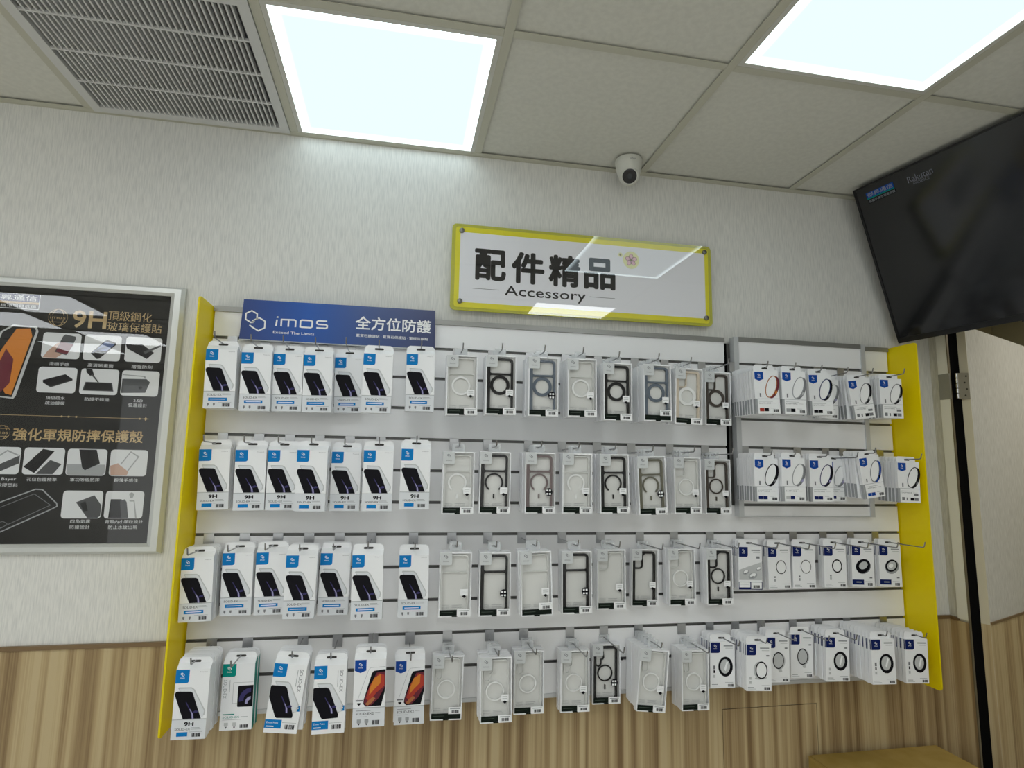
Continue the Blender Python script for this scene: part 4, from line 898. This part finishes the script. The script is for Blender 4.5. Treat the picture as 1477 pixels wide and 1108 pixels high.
for ch, xa, xb, za, zb in (('配', 1.208, 1.316, 2.045, 2.155), ('件', 1.334, 1.449, 2.043, 2.155), ('精', 1.464, 1.577, 2.043, 2.156), ('品', 1.590, 1.705, 2.043, 2.156)):
    b.text(ch, lx(xa), lx(xb), lz(za), lz(zb), y, 0, 0.058)
b.text('Accessory', lx(1.312), lx(1.597), lz(1.988), lz(2.033), y, 0, 0.012)
b.rect(lx(1.203), lx(1.293), lz(2.0145), lz(2.0157), y); b.rect(lx(1.611), lx(1.703), lz(2.0145), lz(2.0157), y)
b.build('lettering', PRINT_BLACK, t)
b = MB(); cx, cz = lx(1.764), lz(2.160)
b.flat(ell(cx, cz, 0.030, 0.032), y + 0.0002, 1)
for k in range(5):
    a = PI / 2 + k * 2 * PI / 5; b.flat(ell(cx + 0.0115 * math.cos(a), cz + 0.0115 * math.sin(a), 0.0105, 0.0075, a, 14), y, 0); b.fring(ell(cx + 0.0115 * math.cos(a), cz + 0.0115 * math.sin(a), 0.0112, 0.0082, a, 14), ell(cx + 0.0115 * math.cos(a), cz + 0.0115 * math.sin(a), 0.0098, 0.0068, a, 14), y - 0.0003, 3)
b.flat(ell(cx, cz, 0.004, 0.004, 0, 10), y - 0.0005, 2)
b.flat(ell(lx(1.724), lz(2.176), 0.008, 0.008, 0, 12), y + 0.0002, 1); b.flat(ell(lx(1.724), lz(2.176), 0.004, 0.004, 0, 10), y, 2)
b.build('flower_print', [mat('print_pink', (236, 190, 200), 0.4), mat('print_pale_yellow', (238, 236, 170), 0.4), mat('print_olive', (150, 140, 90), 0.4), mat('print_rose', (150, 96, 100), 0.4)], t)
b = MB(); b.prism(rrect(lx(1.131), lx(2.071), 0.001, 0.297, 0.015, 5), -0.0035, -0.0033, caps=(True, False)); b.build('clear_face', ACRYL, t)
for x, z in ((1.162, 2.212), (2.046, 2.213), (2.047, 1.968), (1.162, 1.968)):
    b = MB(); mt = Matrix.Translation((lx(x), 0, lz(z))) @ Matrix.Rotation(PI / 2, 4, 'X')
    b.lathe([(0.0085, -0.028), (0.0085, 0.0035), (0.0080, 0.0065), (0.0065, 0.0075)], 20, mt); b.build('standoff', mat('standoff_steel', (120, 120, 116), 0.3, 0.8), t, True)

# ------------------------------------------------------------ framed poster
PX0, PX1, PZ0, PZ1 = -0.30, 0.322, 1.162, 1.953
t = thing('framed_poster', 'black phone accessory poster in a wide silver snap frame on the left wall', 'poster', (PX0, 0, PZ0))
lx = lambda x: x - PX0; lz = lambda z: z - PZ0
FR = mat('frame_silver', (208, 210, 208), 0.28, 0.35)
iX0, iX1, iZ0, iZ1 = PX0 + 0.037, 0.283, 1.190, 1.925
for pts in ([(PX0, PZ0), (PX1, PZ0), (iX1, iZ0), (iX0, iZ0)], [(PX1, PZ0), (PX1, PZ1), (iX1, iZ1), (iX1, iZ0)], [(PX1, PZ1), (PX0, PZ1), (iX0, iZ1), (iX1, iZ1)], [(PX0, PZ1), (PX0, PZ0), (iX0, iZ0), (iX0, iZ1)]):
    (a, b_, c, d) = [(lx(x), lz(z)) for x, z in pts]
    mid = lambda p, q, k: (p[0] + (q[0] - p[0]) * k, p[1] + (q[1] - p[1]) * k)
    prof = [(0, -0.001), (0, -0.012), (0.25, -0.020), (0.7, -0.020), (1, -0.013), (1, -0.008)]
    b = MB(); v = []
    for k, y in prof:
        p, q = mid(a, d, k), mid(b_, c, k); v += [(p[0], y, p[1]), (q[0], y, q[1])]
    f = [(2 * i, 2 * i + 1, 2 * i + 3, 2 * i + 2) for i in range(5)]
    b.add(v, f); b.build('frame_rail', FR, t)
b = MB(); b.box(lx(iX0) - 0.004, lx(iX1) + 0.004, -0.0075, -0.001, lz(iZ0) - 0.004, lz(iZ1) + 0.004); b.build('poster_sheet', noise_tint(mat('poster_black', (24, 23, 24), 0.5, spec=0.1), (3, 3, 3), (20, 20, 22), (34, 33, 33), 2), t)
Y1, Y2, Y3 = -0.0078, -0.0081, -0.0084
# logo strip
b = MB(); b.rect(lx(iX0), lx(-0.070), lz(1.859), lz(1.905), Y1, 0); b.rect(lx(iX0), lx(-0.072), lz(1.881), lz(1.9035), Y2, 1); b.rect(lx(iX0), lx(-0.072), lz(1.8745), lz(1.881), Y2, 2); b.rect(lx(iX0), lx(-0.072), lz(1.861), lz(1.8745), Y2, 3)
b.text('傑昇通信', lx(-0.205), lx(-0.078), lz(1.884), lz(1.900), Y3, 0, 0.015); b.text('挑戰手機市場最低價', lx(-0.215), lx(-0.078), lz(1.863), lz(1.8725), Y3, 0)
b.build('logo_strip', [PRINT_CARD, PRINT_NAVY, PRINT_GOLD, PRINT_BLACK], t)
b = MB()
def globe(cx, cz, r):
    for q in (1.0, 0.62):
        b.ribbon(ell(lx(cx), lz(cz), r * q, r, 0, 28), 0.0014, Y1, 0, True)
    b.rect(lx(cx - r), lx(cx + r), lz(cz) - 0.006, lz(cz) + 0.006, Y2, 1)
    b.text('imos', lx(cx - r * 0.8), lx(cx + r * 0.8), lz(cz) - 0.0045, lz(cz) + 0.004, Y3, 0)
    for a in (0.55, -0.55): b.ribbon([(lx(cx) - r * 0.83, lz(cz) + r * a), (lx(cx) + r * 0.83, lz(cz) + r * a)], 0.0012, Y1)
globe(-0.018, 1.840, 0.025); globe(-0.123, 1.499, 0.020)
b.text('9H', lx(0.020), lx(0.112), lz(1.812), lz(1.866), Y1, 0, 0.035)
b.text('頂級鋼化', lx(0.115), lx(0.234), lz(1.840), lz(1.870), Y1); b.text('玻璃保護貼', lx(0.115), lx(0.264), lz(1.808), lz(1.836), Y1)
b.text('強化軍規防摔保護殼', lx(-0.095), lx(0.243), lz(1.477), lz(1.513), Y1, 0, 0.03)
b.rect(lx(iX0), lx(0.254), lz(1.5485), lz(1.5497), Y1)
for x in (0.023, 0.041, 0.061, 0.229): b.flat(ell(lx(x), lz(1.549), 0.0028, 0.0028, 0, 10), Y2)
b.flat([(lx(0.238), lz(1.549)), (lx(0.243), lz(1.547)), (lx(0.245), lz(1.542)), (lx(0.247), lz(1.547)), (lx(0.252), lz(1.549)), (lx(0.247), lz(1.551)), (lx(0.245), lz(1.556)), (lx(0.243), lz(1.551))], Y2)
b.build('gold_lettering', [PRINT_GOLD, mat('poster_black', (24, 23, 24))], t)
b = MB()
for s, x0, x1, z0, z1 in (('滑順手感', -0.026, 0.026, 1.6965, 1.707), ('高清晰畫面', 0.075, 0.143, 1.697, 1.708), ('增強防刮', 0.192, 0.248, 1.698, 1.709), ('頂級疏水', -0.024, 0.026, 1.597, 1.607), ('疏油鍍層', -0.024, 0.026, 1.582, 1.592), ('防爆不碎邊', 0.077, 0.142, 1.597, 1.607),
                          ('2.5D', 0.207, 0.232, 1.598, 1.606), ('弧邊設計', 0.194, 0.245, 1.583, 1.594), ('Bayer', -0.108, -0.072, 1.362, 1.373), ('矽膠塑料', -0.118, -0.066, 1.346, 1.357), ('孔位包覆精準', -0.046, 0.030, 1.3635, 1.374), ('軍功等級防摔', 0.064, 0.140, 1.364, 1.3745),
                          ('輕薄手感佳', 0.178, 0.241, 1.3635, 1.374), ('四角氣囊', 0.077, 0.128, 1.247, 1.257), ('防撞設計', 0.077, 0.128, 1.231, 1.2415), ('背殼內小顆粒設計', 0.166, 0.265, 1.246, 1.256), ('防止水紋出現', 0.176, 0.252, 1.230, 1.2405)):
    b.text(s, lx(x0), lx(x1), lz(z0), lz(z1), Y1)
b.build('caption', PRINT_CARD, t)
CM = [PRINT_CARD, PRINT_BLACK, mat('print_charcoal', (58, 60, 64), 0.4), PRINT_SKIN, PRINT_MAROON, mat('print_blue_grey', (104, 122, 168), 0.4), PRINT_MGREY]
def card(x0, x1, z0, z1, draw):
    b = MB(); x0, x1, z0, z1 = lx(x0), lx(x1), lz(z0), lz(z1); b.flat(rrect(x0, x1, z0, z1, 0.009, 4), Y1, 0)
    F = lambda x, z: (x0 + (x1 - x0) * x, z1 - (z1 - z0) * z)
    for m_, pts, lv in draw:
        p = [F(*q) for q in pts]; ar = sum(p[i][0] * p[(i + 1) % len(p)][1] - p[(i + 1) % len(p)][0] * p[i][1] for i in range(len(p)))
        b.flat(p if ar > 0 else p[::-1], Y2 - 0.0003 * lv, m_)
    b.build('picture_card', CM, t)
card(-0.050, 0.050, 1.718, 1.794, [(3, [(0.05, 0.98), (0.15, 0.75), (0.35, 0.45), (0.55, 0.30), (0.62, 0.75), (0.40, 0.98)], 0), (2, [(0.35, 0.75), (0.52, 0.12), (0.58, 0.05), (0.85, 0.12), (0.86, 0.22), (0.66, 0.86)], 1), (4, [(0.38, 0.74), (0.48, 0.35), (0.82, 0.42), (0.68, 0.82)], 2), (3, [(0.15, 0.75), (0.38, 0.42), (0.46, 0.40), (0.36, 0.70), (0.30, 0.95)], 3)])
card(0.059, 0.158, 1.717, 1.794, [(1, [(0.20, 0.72), (0.55, 0.22), (0.62, 0.18), (0.86, 0.28), (0.86, 0.36), (0.45, 0.92), (0.38, 0.94)], 0), (5, [(0.24, 0.72), (0.57, 0.24), (0.83, 0.34), (0.62, 0.62), (0.30, 0.60)], 1)])
card(0.170, 0.269, 1.718, 1.794, [(1, [(0.0, 0.30), (0.45, 0.28), (0.80, 0.60), (0.62, 0.86), (0.05, 0.48)], 0), (2, [(0.50, 0.58), (0.98, 0.26), (0.98, 0.34), (0.56, 0.66)], 1)])
card(-0.051, 0.050, 1.617, 1.692, [(1, [(0.14, 0.52), (0.70, 0.26), (0.90, 0.44), (0.90, 0.50), (0.36, 0.80), (0.15, 0.62)], 0), (2, [(0.15, 0.60), (0.36, 0.76), (0.90, 0.47), (0.90, 0.50), (0.36, 0.80)], 1)])
card(0.060, 0.161, 1.616, 1.692, [(2, [(0.14, 0.52), (0.84, 0.52), (0.90, 0.86), (0.08, 0.86)], 0), (1, [(0.17, 0.55), (0.81, 0.55), (0.86, 0.82), (0.12, 0.82)], 1), (1, [(0.12, 0.0), (0.28, 0.02), (0.35, 0.25), (0.24, 0.28), (0.14, 0.14)], 1), (2, [(0.27, 0.24), (0.32, 0.22), (0.52, 0.56), (0.49, 0.57)], 2)])
card(0.169, 0.271, 1.616, 1.692, [(2, [(0.02, 0.34), (0.66, 0.32), (0.76, 0.44), (0.66, 0.86), (0.02, 0.90)], 0), (6, [(0.02, 0.16), (0.62, 0.20), (0.64, 0.30), (0.60, 0.30), (0.58, 0.24), (0.02, 0.20)], 1), (1, [(0.46, 0.66), (0.52, 0.60), (0.58, 0.66), (0.52, 0.74)], 1)])
card(-0.158, -0.068, 1.382, 1.458, [(2, [(0.1, 0.85), (0.98, 0.30), (0.98, 0.60), (0.35, 0.98), (0.1, 0.98)], 0), (6, [(0.30, 0.40), (0.62, 0.10), (0.95, 0.28), (0.92, 0.32), (0.62, 0.16), (0.34, 0.43)], 1)])
card(-0.060, 0.043, 1.382, 1.458, [(1, [(0.02, 0.72), (0.45, 0.04), (0.74, 0.12), (0.30, 0.95)], 0), (2, [(0.34, 0.98), (0.66, 0.45), (0.95, 0.60), (0.76, 0.98)], 1)])
card(0.050, 0.153, 1.381, 1.457, [(6, [(0.02, 0.58), (0.98, 0.58), (0.98, 0.90), (0.94, 0.98), (0.06, 0.98), (0.02, 0.90)], 0), (1, [(0.28, 0.02), (0.72, 0.02), (0.84, 0.54), (0.48, 0.80), (0.40, 0.70)], 1)])
card(0.162, 0.261, 1.381, 1.457, [(6, [(0.28, 0.55), (0.53, 0.05), (0.78, 0.25), (0.52, 0.80), (0.48, 0.80), (0.73, 0.27), (0.54, 0.10), (0.31, 0.57)], 1), (3, [(0.02, 0.62), (0.22, 0.52), (0.30, 0.62), (0.45, 0.76), (0.52, 0.85), (0.48, 0.98), (0.05, 0.98)], 0)])
card(0.051, 0.154, 1.260, 1.338, [(2, [(0.34, 0.42), (0.78, 0.16), (0.98, 0.52), (0.98, 0.90), (0.92, 0.98), (0.66, 0.98)], 0), (1, [(0.44, 0.46), (0.58, 0.38), (0.66, 0.72), (0.56, 0.74)], 1)])
card(0.161, 0.262, 1.260, 1.338, [(1, [(0.14, 0.30), (0.42, 0.30), (0.48, 0.98), (0.12, 0.98)], 0), (2, [(0.38, 0.36), (0.50, 0.30), (0.56, 0.40), (0.64, 0.98), (0.46, 0.98)], 1), (6, [(0.62, 0.34), (0.76, 0.34), (0.86, 0.98), (0.82, 0.98), (0.74, 0.38), (0.64, 0.38)], 1), (6, [(0.60, 0.10), (0.66, 0.04), (0.74, 0.10), (0.70, 0.26), (0.64, 0.26)], 0)])
b = MB()
q = lambda *p: [(lx(x), lz(z)) for x, z in p]
b.flat(q((-0.152, 1.600), (-0.106, 1.595), (-0.100, 1.605), (-0.064, 1.795), (-0.070, 1.809), (-0.131, 1.812), (-0.160, 1.790), (-0.200, 1.62)), Y1, 0)
b.flat(q((-0.150, 1.603), (-0.110, 1.600), (-0.070, 1.797), (-0.075, 1.805), (-0.130, 1.806), (-0.155, 1.788), (-0.194, 1.62)), Y2, 1)
b.flat(q((-0.170, 1.69), (-0.128, 1.610), (-0.112, 1.606), (-0.078, 1.78), (-0.085, 1.803), (-0.120, 1.800), (-0.150, 1.74)), Y3, 2)
b.flat(q((-0.165, 1.66), (-0.140, 1.612), (-0.120, 1.640), (-0.118, 1.71), (-0.140, 1.74)), Y3 - 0.0003, 3)
b.build('phone_picture', [PRINT_LGREY, PRINT_BLACK, PRINT_ORANGE, PRINT_MAROON], t)
b = MB()
b.ribbon(q((-0.16, 1.276), (-0.100, 1.306), (-0.020, 1.341), (-0.003, 1.340), (0.037, 1.302), (0.039, 1.294), (0.028, 1.287), (-0.090, 1.225), (-0.16, 1.194)), 0.0032, Y1, 0)
b.ribbon(q((-0.16, 1.262), (-0.098, 1.292), (-0.022, 1.328), (0.022, 1.297), (-0.091, 1.236), (-0.16, 1.206)), 0.0016, Y1, 1)
b.ribbon(q((-0.13, 1.232), (-0.092, 1.252), (-0.080, 1.246), (-0.088, 1.236), (-0.13, 1.217)), 0.0014, Y1, 1)
b.build('clear_case_picture', [PRINT_MGREY, PRINT_GREY], t)
b = MB(); b.rect(lx(iX0) - 0.002, lx(iX1) + 0.002, lz(iZ0) - 0.002, lz(iZ1) + 0.002, -0.0100); b.build('cover_sheet', GLASS, t)

# ------------------------------------------------------------ television on the right wall
e = Vector((0.191, -0.982, 0)).normalized(); dn = Vector((0.316, 0.061, -0.947)).normalized()
out = e.cross(-dn).normalized()      # faces the room
if out.x > 0: out = -out
t = thing('television', 'black flat television tilted down on the right wall', 'television', (0, 0, 0))
TL = Vector((2.640, -0.080, 2.490)); t.matrix_world = Matrix(((e.x, -out.x, -dn.x, TL.x), (e.y, -out.y, -dn.y, TL.y), (e.z, -out.z, -dn.z, TL.z), (0, 0, 0, 1)))
TW, TH = 1.07, 0.605
b = MB(); b.box(0, TW, 0.002, 0.05, -TH, 0); b.build('housing', mat('tv_black', (16, 16, 18), 0.35), t)
b = MB(); b.ring([(0, -TH), (TW, -TH), (TW, 0), (0, 0)], [(0.008, -TH + 0.020), (TW - 0.008, -TH + 0.020), (TW - 0.008, -0.007), (0.008, -0.007)], -0.003, 0.002); b.build('bezel', mat('tv_black', (16, 16, 18), 0.35), t)
b = MB(); b.rect(0.008, TW - 0.008, -TH + 0.020, -0.007, -0.0005); b.build('screen', mat('tv_screen', (20, 20, 23), 0.12, ior=1.6), t)
b = MB(); b.rect(0.043, 0.147, -0.050, -0.030, -0.0012, 0); b.rect(0.043, 0.147, -0.054, -0.050, -0.0012, 2); b.text('傑昇通信', 0.047, 0.144, -0.048, -0.032, -0.0016, 1, 0.01)
b.rect(0.045, 0.150, -0.070, -0.056, -0.0012, 3); b.text('挑戰手機市場最低價', 0.048, 0.147, -0.068, -0.058, -0.0016, 1)
b.build('channel_logo', [PRINT_ROYAL, mat('print_dim_white', (150, 154, 160), 0.5), PRINT_TEAL, PRINT_BLACK], t)
b = MB(); b.text('Rakuten', 0.196, 0.281, -0.058, -0.037, -0.0012, 0, 0.01); b.rect(0.210, 0.275, -0.0605, -0.059, -0.0012); b.text('MOBILE', 0.212, 0.266, -0.072, -0.063, -0.0012)
b.build('screen_caption', mat('print_dim_lilac', (112, 114, 126), 0.5), t)
b = MB(); b.box(0.40, 0.45, -0.002, 0.01, -TH - 0.004, -TH); b.build('sensor', BLACK, t)
b = MB(); b.box(TW / 2 - 0.2, TW / 2 + 0.2, 0.0505, 0.07, -0.45, -0.15); b.build('mount_plate', BLACK, t)
inv = t.matrix_world.inverted()
b = MB(); p0 = Vector((TW / 2, 0.065, -0.3)); p1 = inv @ Vector((XR - 0.004, -0.62, 2.2)); b.tube([p0, p1], 0.022, 10); b.build('mount_arm', BLACK, t)
q = MB(); q.box(XR - 0.012, XR - 0.0005, -0.72, -0.52, 2.1, 2.3); q.v = [tuple(inv @ Vector(v)) for v in q.v]; q.build('wall_plate', BLACK, t)

# ------------------------------------------------------------ dome camera
t = thing('dome_camera', 'white turret security camera on the ceiling edge above the sign', 'camera', (1.733, -0.090, H))
CW = mat('camera_white', (214, 214, 206), 0.35)
b = MB(); b.lathe([(0.030, -0.070), (0.040, -0.050), (0.046, -0.018), (0.047, -0.004), (0.045, 0.0)], 36); b.build('base', CW, t, True)
ax = Vector((-0.27, -0.80, -0.55)).normalized(); mt = Matrix.Translation((0, -0.004, -0.058)) @ ax.to_track_quat('Z', 'Y').to_matrix().to_4x4()
prof = [(0.037 * math.sin(a), -0.037 * math.cos(a)) for a in [k * PI / 16 for k in range(1, 12)]] + [(0.0285, 0.024), (0.0275, 0.026)]
b = MB(); b.lathe(prof, 32, mt); b.build('eyeball', CW, t, True)
b = MB(); b.lathe([(0.0245, 0.0255), (0.0245, 0.0275), (0.021, 0.0285)], 32, mt); b.build('lens_window', mat('lens_black', (8, 8, 10), 0.08), t)
b = MB(); b.lathe([(0.010, 0.0288), (0.009, 0.0298)], 24, mt); b.build('lens', mat('lens_glass', (40, 44, 48), 0.05), t)
b = MB(); v, f, asp = text_shape('alhua')
wd = 0.020; zc = -0.020
b.add([(0.0470 * math.sin((a - 0.62) * wd / 0.047), -0.0470 * math.cos((a - 0.62) * wd / 0.047), zc + c * wd / asp) for a, c in v], f); b.build('maker_mark', PRINT_GREY, t)

# ------------------------------------------------------------ carton by the right wall
CB = noise_tint(mat('corrugated_card', (160, 135, 72), 0.8, spec=0.15), (14, 14, 60), (156, 131, 68), (167, 142, 80), 2)
t = thing('carton_box', 'brown cardboard carton against the wood wainscot at lower right', 'box', (2.374, -0.03, 0))
W_, D_, Hc = 0.50, 0.42, 0.490
b = MB(); b.box(0, W_, -D_, -0.002, 0, Hc - 0.005); b.build('carton_body', CB, t)
b = MB(); b.box(0.006, W_, -D_, -0.002, Hc - 0.003, Hc); b.build('top_flap', CB, t)
b = MB(); b.box(0.0, 0.004, -D_, -0.002, Hc - 0.0045, Hc - 0.001); b.build('flap_edge', CB, t)
